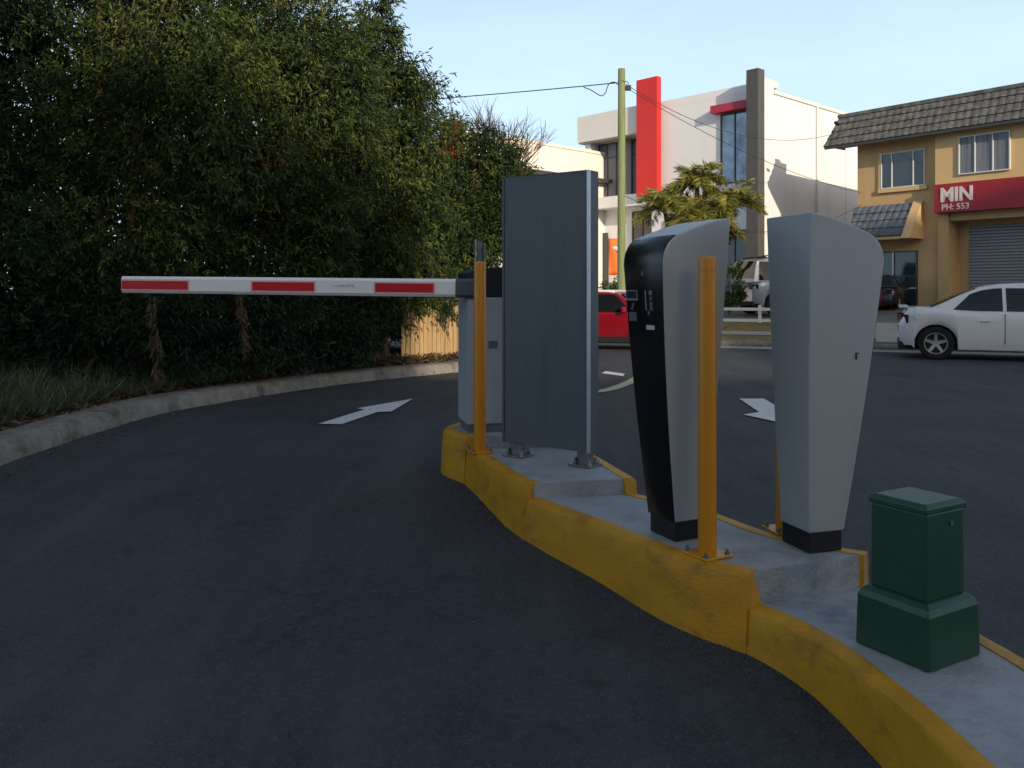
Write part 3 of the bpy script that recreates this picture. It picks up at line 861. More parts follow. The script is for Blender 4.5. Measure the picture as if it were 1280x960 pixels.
def limbs(mb, base, height, targets, r0, lean=(0, 0)):
    top = Vector((base[0] + lean[0], base[1] + lean[1], base[2] + height))
    bs = Vector(base)
    pts = [bs + (top - bs) * q + Vector((random.uniform(-1, 1), random.uniform(-1, 1), 0)) * 0.05 * (q > 0) for q in np.linspace(0, 1, 7)]
    mb.tube(pts, [r0 * (1.25 - 0.75 * q) for q in np.linspace(0, 1, 7)], 8)
    for tg in targets:
        q = random.uniform(0.35, 0.95)
        s = bs + (top - bs) * q
        e = Vector(tg)
        mid = (s + e) / 2 + Vector((random.uniform(-.2, .2), random.uniform(-.2, .2), random.uniform(0, .25)))
        r = r0 * (0.55 - 0.25 * q)
        mb.tube([s, s.lerp(mid, 0.5) + Vector((0, 0, .05)), mid, mid.lerp(e, 0.55), e], [r, r * 0.8, r * 0.6, r * 0.4, r * 0.15], 6)

def tree(label, base, blobs, nclu, per=12, spread=0.16, L=(0.07, 0.13), W=0.024, droop=0.5, r0=0.06, m='leaf', h=None, tshift=0.0, name="tree", group="trees of the hedge behind the kerb", stems=1):
    t = thing(name, label, "tree", base, 0, group)
    bx, by, bz = base
    mb = MB()
    loc = [(c[0] - bx, c[1] - by, c[2] - bz, c[3], c[4], c[5]) for c in blobs]
    hh = h or max(c[2] for c in loc)
    for s in range(stems):
        ox, oy = (0, 0) if s == 0 else (random.uniform(-.35, .35), random.uniform(-.3, .3))
        tg = []
        for c in loc:
            for _ in range(3):
                tg.append((c[0] + random.uniform(-.7, .7) * c[3], c[1] + random.uniform(-.7, .7) * c[4], c[2] + random.uniform(-.3, .8) * c[5]))
        limbs(mb, (ox, oy, -0.1), hh * random.uniform(0.8, 1.0), tg if s == 0 else tg[::3], r0 * (1 if s == 0 else 0.7), (random.uniform(-.25, .25), random.uniform(-.2, .2)))
    mb.build("trunk", M['bark'], t, smooth=True)
    pos, dirs, tint = crown_points(loc, nclu, per, spread, droop=droop)
    keep = pos[:, 2] > 0.05
    pos, dirs, tint = pos[keep], dirs[keep], tint[keep]
    n = len(pos)
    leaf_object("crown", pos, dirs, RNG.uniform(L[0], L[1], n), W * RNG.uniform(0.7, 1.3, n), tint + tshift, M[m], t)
    return t

def gz(x, y): return g(y) + 0.35

# front row along the kerb
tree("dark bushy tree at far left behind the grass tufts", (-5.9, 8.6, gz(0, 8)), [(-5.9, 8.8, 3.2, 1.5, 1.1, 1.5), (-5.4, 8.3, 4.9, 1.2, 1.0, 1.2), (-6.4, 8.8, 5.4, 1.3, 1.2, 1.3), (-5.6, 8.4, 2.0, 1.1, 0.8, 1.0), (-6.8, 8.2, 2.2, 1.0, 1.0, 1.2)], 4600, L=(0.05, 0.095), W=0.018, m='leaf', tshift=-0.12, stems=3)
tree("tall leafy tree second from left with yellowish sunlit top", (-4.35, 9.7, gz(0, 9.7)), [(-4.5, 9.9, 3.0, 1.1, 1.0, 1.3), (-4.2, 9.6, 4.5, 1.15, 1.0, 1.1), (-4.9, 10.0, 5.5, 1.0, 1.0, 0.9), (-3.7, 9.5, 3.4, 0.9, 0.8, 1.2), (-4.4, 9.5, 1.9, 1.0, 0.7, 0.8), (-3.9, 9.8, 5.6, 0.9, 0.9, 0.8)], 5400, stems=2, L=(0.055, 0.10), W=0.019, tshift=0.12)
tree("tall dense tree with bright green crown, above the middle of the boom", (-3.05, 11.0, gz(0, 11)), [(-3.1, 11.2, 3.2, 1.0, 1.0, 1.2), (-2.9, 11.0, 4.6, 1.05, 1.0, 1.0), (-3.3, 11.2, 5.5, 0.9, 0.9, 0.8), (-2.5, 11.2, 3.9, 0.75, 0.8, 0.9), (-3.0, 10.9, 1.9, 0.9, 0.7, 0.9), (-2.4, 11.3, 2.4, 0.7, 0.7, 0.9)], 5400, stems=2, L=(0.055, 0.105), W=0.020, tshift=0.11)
tree("medium tree whose crown falls to the paling fence", (-1.95, 12.9, gz(0, 12.6)), [(-2.0, 13.0, 3.0, 0.95, 0.9, 1.0), (-1.75, 12.9, 3.9, 0.75, 0.8, 0.75), (-2.3, 13.0, 4.6, 0.6, 0.7, 0.6), (-1.55, 13.0, 2.4, 0.6, 0.7, 0.8), (-2.0, 12.6, 1.7, 0.75, 0.45, 0.8), (-2.2, 12.6, 1.0, 0.6, 0.4, 0.6), (-1.68, 12.7, 1.1, .36, .28, .42), (-1.0, 13.3, 1.3, .42, .3, .25)], 4600, stems=2, L=(0.06, 0.11), W=0.021, tshift=0.04)
tree("small tree at right end of hedge beside the grey board", (-0.9, 15.2, gz(0, 15)), [(-1.1, 15.2, 2.7, 0.85, 0.8, 0.9), (-0.55, 15.3, 3.0, 0.75, 0.8, 0.7), (-1.2, 15.2, 3.9, 0.6, 0.7, 0.7), (-0.45, 15.3, 3.6, .5, .5, .5), (-0.1, 15.4, 2.5, 0.7, 0.7, 0.9), (-0.9, 14.9, 1.9, 0.8, 0.5, 0.55), (-.5, 15.2, 3.75, .55, .5, .5), (-.02, 15.3, 3.15, .55, .6, .6)], 4600, per=12, L=(0.06, 0.115), W=0.023, tshift=-0.02)
tree("slim leafy branch tree leaning right from the hedge top against the sky", (-2.5, 12.6, gz(0, 12.6)), [(-2.15, 12.6, 5.0, 0.45, 0.5, 0.45), (-1.75, 12.6, 4.62, 0.40, 0.4, 0.28), (-1.6, 12.6, 4.3, 0.35, 0.4, 0.3), (-2.05, 12.6, 5.65, 0.20, 0.3, 0.40)], 480, tshift=0.02)
# darker row behind, filling the hedge
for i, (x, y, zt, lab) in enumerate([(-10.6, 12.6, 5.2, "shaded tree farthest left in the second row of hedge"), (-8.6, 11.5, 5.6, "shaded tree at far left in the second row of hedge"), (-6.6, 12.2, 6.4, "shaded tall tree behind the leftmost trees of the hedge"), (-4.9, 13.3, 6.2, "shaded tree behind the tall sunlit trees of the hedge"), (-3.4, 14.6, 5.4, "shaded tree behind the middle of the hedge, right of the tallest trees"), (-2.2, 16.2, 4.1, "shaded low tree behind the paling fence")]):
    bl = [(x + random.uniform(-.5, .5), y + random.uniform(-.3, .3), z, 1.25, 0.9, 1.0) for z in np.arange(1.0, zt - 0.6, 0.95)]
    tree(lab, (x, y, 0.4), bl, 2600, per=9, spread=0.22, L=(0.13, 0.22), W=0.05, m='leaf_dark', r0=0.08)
# low understorey shrubs beneath the crowns
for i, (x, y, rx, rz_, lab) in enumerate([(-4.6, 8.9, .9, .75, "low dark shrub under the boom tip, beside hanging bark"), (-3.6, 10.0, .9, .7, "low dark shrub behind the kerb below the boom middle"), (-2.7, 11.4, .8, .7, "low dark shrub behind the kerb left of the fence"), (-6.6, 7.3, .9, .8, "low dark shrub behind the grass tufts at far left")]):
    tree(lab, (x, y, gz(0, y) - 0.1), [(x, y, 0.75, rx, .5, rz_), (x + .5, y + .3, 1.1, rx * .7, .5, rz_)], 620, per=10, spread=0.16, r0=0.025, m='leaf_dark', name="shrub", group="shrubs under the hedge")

# bare twiggy shrub against the sky
tw = thing("bare_shrub", "bare twiggy shrub reaching above the hedge against the sky", "shrub", (-0.50, 17.0, 0.35))
mb = MB(); mbs = []
def twig(p, d, l, r, lev):
    q = p + d * l
    mid = p.lerp(q, .5) + Vector((random.uniform(-.05, .05), random.uniform(-.05, .05), 0)) * l
    mb.tube([p, mid, q], [r, r * .8, r * .6], 5)
    mbs.append(q)
    if lev == 0: return
    for k in range(3):
        nd = (d + Vector((random.uniform(-.6, .6), random.uniform(-.6, .6), random.uniform(-.1, .45)))).normalized()
        twig(p.lerp(q, random.uniform(.5, 1)), nd, l * random.uniform(.6, .85), r * .6, lev - 1)
for k in range(6):
    twig(Vector((random.uniform(-.25, .25), random.uniform(-.2, .2), 2.3)), Vector((random.uniform(-.4, .4), random.uniform(-.3, .3), 1)).normalized(), 0.98, 0.032, 4)
mb.tube([(0, 0, -.1), (0.02, 0, 1.2), (0, 0.02, 2.5)], [.05, .04, .03], 7)
mb.build("branches", M['bark'], tw, smooth=True)
q = np.array([list(v) for v in mbs if v.z < 3.45])
q = np.repeat(q, 12, 0) + RNG.normal(size=(len(q) * 12, 3)) * 0.08
leaf_object("foliage", q, RNG.normal(size=q.shape), 0.09, 0.03, RNG.uniform(0, .5, len(q)), M['leaf_dark'], tw)

# hanging strips of dead bark and dead fronds under the boom
for (px, py0, py1, Y, lab) in [(296, 366, 440, 9.3, "hanging strip of pale dead foliage below the middle of boom"), (186, 370, 470, 8.3, "hanging strip of dead foliage below left end of boom")]:
    p0 = at(px, py0 - 25, Y); p1 = at(px + 12, py1, Y)
    n = 150
    s = RNG.uniform(0, 1, n)[:, None]
    pos = np.array(p0)[None] * (1 - s) + np.array(p1)[None] * s + RNG.normal(size=(n, 3)) * np.array([0.022, 0.04, 0.02])
    keep = (s[:, 0] > -1)
    pos = pos[keep]
    o = leaf_object("dead_frond", pos, RNG.normal(size=pos.shape) * 0.35 + np.array([0, 0, -1.0]), 0.10, 0.02, RNG.uniform(.2, .75, len(pos)), M['litter'])
    tag(o, lab, "dead foliage")

# grass tufts, litter, grit
def along_kerb(n, y0, y1, o0, o1):
    ys_ = RNG.uniform(y0, y1, n)
    px_ = np.array([p.x for p in LK]); py_ = np.array([p.y for p in LK])
    m_ = py_ < 14.2
    i0 = np.argmax(py_ > 14.1)
    xx = np.interp(ys_, py_[:i0], px_[:i0])
    sl = np.gradient(px_[:i0], py_[:i0]); ss = np.interp(ys_, py_[:i0], sl)
    nx, ny = -1 / np.sqrt(1 + ss ** 2), ss / np.sqrt(1 + ss ** 2)
    o_ = RNG.uniform(o0, o1, n)
    return np.stack([xx + nx * o_, ys_ + ny * o_, np.array([g(y) for y in ys_]) + 0.14 + np.clip(o_ - .32, 0, 5) * 0.09], 1)
clum = along_kerb(420, 3.0, 9.0, 0.42, 1.5)
clum = np.concatenate([clum, along_kerb(90, 9.0, 12.2, 0.45, 0.9)])
pos = np.repeat(clum, 26, 0) + RNG.normal(size=(len(clum) * 26, 3)) * np.array([.05, .05, .0])
dirs = RNG.normal(size=pos.shape) * np.array([.55, .55, .2]) + np.array([0, 0, .95])
Lg = np.repeat(RNG.uniform(.12, .34, len(clum)), 26) * RNG.uniform(.5, 1.1, len(pos))
stuff(leaf_object("grass", pos, dirs, Lg, 0.011, np.repeat(RNG.uniform(.1, .7, len(clum)), 26) + RNG.normal(0, .15, len(pos)), M['grass']), "rough grass tufts behind the left kerb", "grass")
pos = along_kerb(5200, 3.0, 13.9, 0.30, 1.6)
extra = along_kerb(2600, 11.8, 13.9, 0.34, 0.75)
extra[:, 2] += RNG.uniform(0, .22, len(extra)) ** 1.5
road_l = np.stack([RNG.uniform(-3.3, 0.2, 16), RNG.uniform(2.6, 10.5, 16), np.zeros(16)], 1)
near_l = along_kerb(160, 4.0, 13.5, -0.35, -0.02)
road_l = np.concatenate([road_l, near_l])
road_l[:, 2] = [g(y) + 0.008 for y in road_l[:, 1]]
pos = np.concatenate([pos, extra, road_l])
stuff(leaf_object("leaf_litter", pos, RNG.normal(size=pos.shape) * np.array([1, 1, .3]) + np.array([0, 0, .12]), np.where(np.arange(len(pos)) > len(pos) - 177, RNG.uniform(.03, .055, len(pos)), .075), np.where(np.arange(len(pos)) > len(pos) - 177, .012, .022), RNG.uniform(0, 1, len(pos)), M['litter']), "dead brown leaves lying on the soil along the kerb", "leaf litter")
# grit swept against the kerbs
mb = MB(); rr = random.Random(5)
def grit(x, y, s):
    z = g(y)
    v = [mb.bm.verts.new((x + s * math.cos(a) * rr.uniform(.6, 1), y + s * math.sin(a) * rr.uniform(.6, 1), z + 0.001)) for a in (0, 1.57, 3.14, 4.71)]
    tp = mb.bm.verts.new((x, y, z + s * rr.uniform(.5, .9)))
    for i in range(4): mb.bm.faces.new((v[i], v[(i + 1) % 4], tp))
ipath = smooth_path(L2l + L3l[1:] + L4l[1:4], 10)
for _ in range(1500):
    i = rr.randrange(len(ipath) - 1)
    p = ipath[i].lerp(ipath[i + 1], rr.random())
    d = (ipath[i + 1] - ipath[i]).normalized()
    off = 0.02 + abs(rr.gauss(0, .13))
    grit(p.x + d.y * off, p.y - d.x * off, rr.uniform(.003, .011) * (0.6 if off > .2 else 1))
for _ in range(700):
    i = rr.randrange(20, 78); p = LK[i].lerp(LK[i + 1], rr.random())
    d = (LK[i + 1] - LK[i]).normalized(); off = 0.02 + abs(rr.gauss(0, .16))
    grit(p.x + d.y * off, p.y - d.x * off, rr.uniform(.005, .018))
for _ in range(120):
    grit(rr.uniform(-3, .3), rr.uniform(2.4, 9), rr.uniform(.004, .009))
stuff(mb.build("grit", M['pebble']), "loose grit and crumbs swept against the kerbs", "grit")

# ------------------------------------------------------------ paling fence
fa, fb = Vector((-1.72, 13.06, 0)), Vector((0.05, 14.75, 0))
fd = (fb - fa).normalized(); fl = (fb - fa).length
fe = thing("paling_fence", "short run of sunlit timber paling fence behind the kerb at end of hedge", "fence", (fa.x, fa.y, 0.20), math.atan2(fd.y, fd.x))
k = 0; x = 0.0; rr = random.Random(8)
while x < fl:
    wv = 0.075; h_ = 1.30 + rr.uniform(-.03, .03)
    mb = MB(); mb.span(x, x + wv, -0.008 + rr.uniform(-.004, .004), 0.010, -0.1, h_)
    mb.build("paling", M['paling'], fe); x += wv + 0.012
for z in (0.25, 1.05):
    mb = MB(); mb.span(0, fl, 0.011, 0.05, z, z + 0.07); mb.build("rail", M['paling'], fe)

# ------------------------------------------------------------ white office building
WB_ROT = math.atan2(-0.733, 0.68)
ROT_OUT = (math.radians(90), 0, 0)
wb = thing("office_building", "white two-storey office building with tall red slab and dark corner pylon", "building", (9.9, 33.0, 0.55), WB_ROT)
ZB = 0.55
def Z(z): return z - ZB
def pbox(par, name, m, x0, x1, y0, y1, z0, z1, bevel=0.0):
    mb = MB(); mb.span(x0, x1, y0, y1, Z(z0), Z(z1)); return mb.build(name, m, par, bevel=bevel)
pbox(wb, "wall", M['white_wall'], -5.5, -0.002, 0, 14, 0.4, 9.18)
pbox(wb, "wall", M['white_wall'], -9.62, -5.502, 0.85, 14, 0.4, 9.18)
pbox(wb, "parapet", M['fascia'], -9.86, -5.2, -0.10, 0.72, 8.30, 9.52)
pbox(wb, "parapet", M['white_wall'], -5.198, 0.0, -0.003, 0.72, 9.182, 9.50)
pbox(wb, "coping", M['frame_white'], -0.004, 0.06, 0.73, 14, 9.10, 9.24)
pbox(wb, "roof_plant", M['fascia'], -1.0, -0.3, 0.3, 1.6, 9.5, 9.78)
pbox(wb, "soffit", M['soffit'], -9.80, -5.52, -0.05, 0.84, 8.24, 8.298)
pbox(wb, "column", M['white_wall'], -9.62, -9.30, 0.2, 0.86, 0.4, 8.24)
pbox(wb, "column", M['white_wall'], -7.55, -7.30, 0.35, 0.86, 5.6, 8.24)
pbox(wb, "ledge", M['white_wall'], -9.62, -5.503, -0.05, 0.86, 5.08, 5.60)
sl = pbox(wb, "red_slab", M['red_slab'], -6.05, -4.90, -0.40, -0.105, 5.42, 10.55, 0.02)
pbox(wb, "pylon", M['pylon'], -0.33, 0.19, -0.75, -0.28, 0.4, 9.85, 0.01)
mb = MB()
for z in np.arange(1.6, 9.6, 0.95):
    mb.span(-0.335, 0.195, -0.755, -0.275, Z(z), Z(z + 0.015))
mb.build("joint", M['frame_dark'], wb)
pbox(wb, "crimson_lintel", M['magenta'], -2.2, -0.34, -0.42, -0.002, 8.48, 8.80, 0.01)
def window(par, x0, x1, z0, z1, y, vert, horiz, pane, fr, fw=0.05, dep=0.06, name="window"):
    mb = MB()
    mb.span(x0, x1, y - dep, y, Z(z0), Z(z0 + fw)); mb.span(x0, x1, y - dep, y, Z(z1 - fw), Z(z1))
    mb.span(x0, x0 + fw, y - dep + .002, y, Z(z0 + fw), Z(z1 - fw)); mb.span(x1 - fw, x1, y - dep + .002, y, Z(z0 + fw), Z(z1 - fw))
    for v in vert: mb.span(v - fw / 2, v + fw / 2, y - dep + .004, y, Z(z0 + fw), Z(z1 - fw))
    for h in horiz: mb.span(x0 + fw, x1 - fw, y - dep + .006, y, Z(h - fw / 2), Z(h + fw / 2))
    f = mb.build(name, fr, par)
    mb = MB(); mb.span(x0 + .01, x1 - .01, y - 0.02, y - 0.006, Z(z0 + .01), Z(z1 - .01)); mb.build("pane", pane, f)
    return f
window(wb, -9.28, -7.57, 5.62, 8.22, 0.84, [-8.75, -8.2], [7.55], M['blind'], M['frame_dark'])
window(wb, -7.28, -5.52, 5.62, 8.22, 0.84, [-6.7, -6.1], [7.55], M['blind'], M['frame_dark'])
window(wb, -1.95, -0.40, 5.62, 8.46, -0.002, [-1.28], [], M['glass_blue'], M['frame_dark'])
window(wb, -2.0, -0.64, 0.9, 3.7, -0.002, [-1.28], [], M['glass'], M['frame_dark'])
window(wb, -7.25, -6.1, 2.4, 4.9, 0.84, [-6.65], [], M['glass'], M['frame_dark'])
window(wb, -5.2, -2.8, 0.7, 3.4, -0.002, [-4.4, -3.6], [], M['glass'], M['frame_dark'])
pbox(wb, "red_sign_panel", M['red_slab'], -4.7, -3.1, -0.12, -0.004, 3.75, 4.35)
pbox(wb, "door", M['frame_dark'], -9.1, -8.75, 0.70, 0.848, 0.5, 4.0)
mb = MB(); mb.cyl((0.06, 4.2, Z(0.5)), 0.05, 8.65, 10); mb.build("downpipe", M['frame_white'], wb)
mb = MB(); mb.span(0.0, 0.02, 6.9, 6.92, Z(.5), Z(9.1)); mb.build("panel_joint", M['fascia'], wb)

# second white building further left, with a red slab showing between the trees
cb = thing("warehouse_building", "cream warehouse behind the hedge with red and navy corner panels", "building", (-2.0, 34.2, 0.55), WB_ROT)
pbox(cb, "wall", M['cream_wall'], -16, 0, 0, 18, 0.4, 7.72)
pbox(cb, "eave", M['frame_dark'], 0.002, 0.5, 1.2, 18, 6.35, 6.5)
pbox(cb, "coping", M['cream_wall'], -0.2, 0.05, 0.0, 18, 7.722, 7.85)
pbox(cb, "red_slab", M['red_slab'], -0.55, -0.05, -0.6, -0.05, 4.5, 8.15)
pbox(cb, "navy_panel", mat("navy panel", (0.03, 0.045, 0.09), .5), -2.6, -0.56, -0.2, -0.004, 3.0, 7.3)

# ------------------------------------------------------------ ochre shop building
OB_ROT = math.atan2(RO.y, RO.x)
ST_ROT = math.atan2(RS.y, RS.x)
ZB = 0.70
ob = thing("shop_building", "ochre rendered two-storey shop building with dark tiled mansard roof", "building", (12.34, 30.0, ZB), OB_ROT)
pbox(ob, "wall", M['ochre'], 0, 3.20, 0, 12, 0.5, 7.3)
pbox(ob, "wall", M['ochre'], 3.202, 9.0, 0.75, 12, 0.5, 7.3)
pbox(ob, "upper_wall", M['ochre'], 3.202, 9.0, 0.002, 0.748, 3.55, 7.28)
pbox(ob, "bay", M['ochre_sunlit'], 2.86, 9.0, -0.28, -0.002, 4.74, 6.46)
pbox(ob, "soffit", M['soffit'], -0.85, 9.3, -0.62, 0.3, 6.46, 6.52)
# window openings: sills and windows
window(ob, 0.89, 2.41, 4.80, 6.02, -0.004, [1.28, 2.02], [], M['glass'], M['frame_white'], 0.03)
pbox(ob, "sill", M['ochre_sunlit'], 0.80, 2.50, -0.09, -0.004, 4.66, 4.795)
pbox(ob, "reveal", M['ochre_sunlit'], 0.80, 0.885, -0.05, -0.004, 4.80, 6.06)
window(ob, 3.62, 5.15, 4.98, 6.20, -0.284, [4.12, 4.65], [], M['blind'], M['frame_white'], 0.035)
window(ob, 0.15, 2.16, 0.72, 2.62, -0.004, [0.55, 1.33], [1.35], M['glass'], M['frame_dark'], 0.05, name="shopfront")
pbox(ob, "mullion", M['frame_white'], 1.31, 1.36, -0.075, -0.066, 1.38, 2.6)
pbox(ob, "mullion", M['frame_white'], 1.36, 2.14, -0.075, -0.066, 1.33, 1.37)
# pilaster and recessed roller door below the bay
pbox(ob, "pilaster", M['ochre'], 2.86, 3.20, -0.10, -0.003, 0.5, 3.79)
mb = MB()
zz = 0.7
while zz < 3.4:
    mb.prism([(3.5, 0.74, Z(zz)), (3.5, 0.70, Z(zz + 0.02)), (3.5, 0.70, Z(zz + 0.08)), (3.5, 0.74, Z(zz + 0.1))], (4.6, 0, 0)); zz += 0.1
mb.build("roller_door", M['roller'], ob)
# mansard roof: courses of barrel tiles
def tiles(par, name, x0, x1, y0, z0, y1, z1, ncourse, m, pitch=0.24, amp=0.03, xo0=0, xo1=0):
    """slope from the lower edge (y0,z0) to the upper (y1,z1); xo shift of the ends at the top"""
    mb = MB()
    nx = int((x1 - x0) / pitch * 8)
    nrm = Vector((0, -(z1 - z0), (y1 - y0))).normalized()
    if nrm.y > 0: nrm = -nrm
    for c in range(ncourse):
        rows = []
        for q, lift in ((c / ncourse, 0.045), ((c + 1.0) / ncourse + 0.01, 0.0)):
            row = []
            for i in range(nx + 1):
                fx_ = i / nx
                x = (x0 + xo0 * q) * (1 - fx_) + (x1 - xo1 * q) * fx_
                u = (x / pitch) % 1.0
                hgt = amp * (abs(math.sin(math.pi * u)) ** 0.7) + lift
                p = Vector((x, y0 + (y1 - y0) * q, z0 + (z1 - z0) * q)) + nrm * hgt
                row.append((p.x, p.y, Z(p.z)))
            rows.append(row)
        base = [(r[0], r[1] + 0, r[2]) for r in rows[0]]
        under = [(a_[0], a_[1] - nrm.y * 0.05, a_[2] - nrm.z * 0.05 - 0.01) for a_ in base]
        mb.grid([under, rows[0], rows[1]])
    return mb.build(name, m, par)
rf = tiles(ob, "mansard_roof", -0.9, 9.3, -0.68, 6.42, -0.18, 7.50, 4, M['tile'], xo0=0.32)
mb = MB(); mb.prism([(-0.87, -0.66, Z(6.45)), (-0.58, -0.16, Z(7.50)), (-0.58, 0.6, Z(7.50)), (-0.87, 0.6, Z(6.45))], (0.05, 0, 0)); mb.build("roof_end", M['tile'], rf)
pbox(rf, "ridge_cap", M['tile'], -0.62, 9.3, -0.26, 0.1, 7.48, 7.60)
pbox(rf, "fascia_board", M['frame_dark'], -0.88, 9.3, -0.70, -0.64, 6.34, 6.43)
aw = tiles(ob, "awning", 0.2, 2.05, -0.95, 3.08, -0.03, 4.22, 4, M['tile_blue'], xo0=-0.3)
mb = MB(); mb.prism([(2.06, -1.02, Z(3.0)), (2.06, -0.12, Z(4.27)), (2.06, -0.004, Z(4.27)), (2.06, -0.004, Z(3.0))], (0.30, 0, 0)); mb.build("cheek", M['ochre_sunlit'], aw)
mb = MB(); mb.span(0.2, 2.06, -0.98, -0.01, Z(2.98), Z(3.07)); mb.build("soffit", M['ochre'], aw)
mb = MB(); mb.tube([(-0.3, -0.75, Z(7.15)), (-0.3, -0.95, Z(7.2))], 0.06, 8); mb.build("floodlight", M['black_matt'], ob)
# dark red shop sign, mounted on the bay
ss = thing("shop_sign", "dark red shop sign with pale MIN lettering and phone number on ochre wall", "sign", ob.location, OB_ROT)
pbox(ss, "board", M['sign_red'], 2.86, 6.2, -0.36, -0.06, 3.80, 4.735, 0.01)
text_mesh("MIN", 0.62, 0.012, "lettering", M['letter'], ss, (3.06, -0.372, Z(4.16)), ROT_OUT, bold=0.022, sx=0.92)
text_mesh("PH: 553", 0.27, 0.008, "phone_lettering", M['letter'], ss, (3.10, -0.368, Z(3.88)), ROT_OUT, bold=0.004)

# ------------------------------------------------------------ utility pole and wires
pole = thing("utility_pole", "greenish timber utility pole in front of the white office building", "pole", (at(777, 0, 22).x, 22.0, 0.0))
mb = MB(); mb.tube([(0, 0, -0.2), (0, 0, 3.5), (0, 0, 7.08)], [0.118, 0.105, 0.092], 14); mb.build("shaft", M['pole'], pole, smooth=True)
mb = MB(); mb.span(0.1, 0.24, -0.06, 0.06, 6.52, 6.64); mb.build("junction_box", M['black_matt'], pole)
mb = MB(); mb.tube([(-.02, -.09, 6.75), (.14, -.09, 6.72), (.2, -.02, 6.64)], 0.012, 6); mb.build("bracket", M['steel_dark'], pole)
mb = MB(); mb.tube([(x, 0.02 * math.sin(x * 9), z) for x, z in [(p.x, p.y) for p in smooth_path([(-.09, 6.66), (-.2, 6.73), (-.32, 6.70), (-.38, 6.58), (-.42, 6.46), (-.52, 6.38), (-.66, 6.44), (-.82, 6.53), (-1.0, 6.60)], 6)]], 0.013, 6); mb.build("cable_loop", M['wire'], pole)
pp = Vector((pole.location.x, 22.0, 0))
def wire(label, a, b_, sag, r=0.009):
    a = Vector(a); b_ = Vector(b_)
    pts = [a.lerp(b_, q) - Vector((0, 0, sag * 4 * q * (1 - q))) for q in np.linspace(0, 1, 25)]
    mb = MB(); mb.tube(pts, r, 5)
    tag(mb.build("overhead_wire", M['wire'], None), label, "cable", "overhead wires at the utility pole")
a1 = pp + Vector((-.1, 0, 6.72))
wire("overhead wire running left from the pole across the sky to the hedge", a1, (-19, 30, 7.6), 0.3, 0.015)
wire("upper thin wire from the pole to the ochre building roof", pp + Vector((.1, 0, 6.68)), (12.3, 29.85, 7.15), 0.95)
wire("middle thin wire sagging from the pole across white office wall", pp + Vector((.1, 0, 6.60)), (12.42, 29.9, 4.75), 0.35)
wire("lowest thin wire crossing the red slab and the palm", pp + Vector((.1, 0, 3.75)), (12.36, 29.7, 4.3), 0.95)

# ------------------------------------------------------------ palm
pm = thing("palm", "clump of feathery golden palms in front of the white office building", "palm", (6.2, 28.6, 0.6))
def frond(root, az, el, length, curl, acc):
    d = Vector((math.cos(az) * math.cos(el), math.sin(az) * math.cos(el), math.sin(el)))
    p = Vector(root); n = 13
    for i in range(n):
        q = i / n
        p2 = p + d * length / n
        sd_ = d.cross(Vector((0, 0, 1)))
        if sd_.length < .05: sd_ = Vector((1, 0, 0))
        sd_.normalize(); up = sd_.cross(d)
        l = length * 0.34 * (0.30 + math.sin(math.pi * min(1, q * 0.86 + .12)))
        for s in range(5):
            pq = p.lerp(p2, s / 5)
            for sgn in (-1, 1):
                v = sd_ * sgn * random.uniform(.6, 1.0) + d * random.uniform(.45, .8) + up * random.uniform(-.25, .55) + Vector((0, 0, -.35))
                acc.append((tuple(pq), tuple(v.normalized()), l * random.uniform(.8, 1.1), random.uniform(.15, 1)))
        p = p2
        d = (d + Vector((0, 0, -curl * (0.5 + q) / n))).normalized()
for (x, y, zc, sc) in [(-1.0, 0.1, 3.55, .92), (0.15, 0.2, 4.35, 0.9), (1.2, -0.1, 3.55, 0.95), (0.1, -0.5, 3.1, 0.95), (.7, .3, 2.75, .85)]:
    mb = MB()
    pts = [(x * 0.3, y * 0.3, -0.3), (x * 0.6, y * 0.6, zc * .45), (x * .9, y * .9, zc * .85), (x, y, zc)]
    mb.tube(pts, [0.13, 0.1, 0.09, 0.07], 9)
    mb.build("trunk", M['bark'], pm, smooth=True)
    acc = []
    for k in range(21):
        frond((x, y, zc - .1), k * 2.4 + random.uniform(-.3, .3), random.uniform(.25, 1.35), random.uniform(1.05, 1.5) * sc, random.uniform(2.0, 3.2), acc)
    leaf_object("crown", np.array([a[0] for a in acc]), np.array([a[1] for a in acc]), np.array([a[2] for a in acc]), 0.034, np.array([a[3] for a in acc]), M['palm'], pm)

# ------------------------------------------------------------ shrubs, banner, low rail fence
def bush(label, base, r, h, n, mname='shrub', name="shrub"):
    t = thing(name, label, "shrub", base)
    mb = MB()
    for k in range(5):
        a = k * 1.3
        mb.tube([(0, 0, -0.05), (math.cos(a) * r * .3, math.sin(a) * r * .3, h * .4), (math.cos(a) * r * .6, math.sin(a) * r * .6, h * .8)], [.02, .015, .006], 5)
    mb.build("stem", M['bark'], t)
    pos, dirs, tint = crown_points([(0, 0, h * .55, r, r, h * .45)], n, 9, .12, droop=.15)
    leaf_object("foliage", pos, dirs, RNG.uniform(.08, .14, len(pos)), .05, tint, M[mname], t)
bush("leafy green shrub beside the silver four wheel drive", (at(911, 362, 26).x, 26.0, 0.55), 0.42, 1.5, 170)
bush("small green shrub below the orange banner", (at(766, 362, 25).x, 25.0, 0.5), 0.35, 1.1, 120)
fl_ = thing("banner_flag", "narrow orange banner with white emblem on a thin pole by the street", "banner", (at(760, 362, 24).x, 24.0, 0.45))
mb = MB(); mb.tube([(0, 0, -.1), (0, 0, 2.36)], 0.016, 8); mb.build("pole", M['frame_dark'], fl_)
mb = MB(); mb.grid([[(0.02 + 0.35 * u, 0.03 * math.sin(u * 6 + v * 3), 1.26 + 1.05 * v) for u in np.linspace(0, 1, 9)] for v in np.linspace(0, 1, 9)])
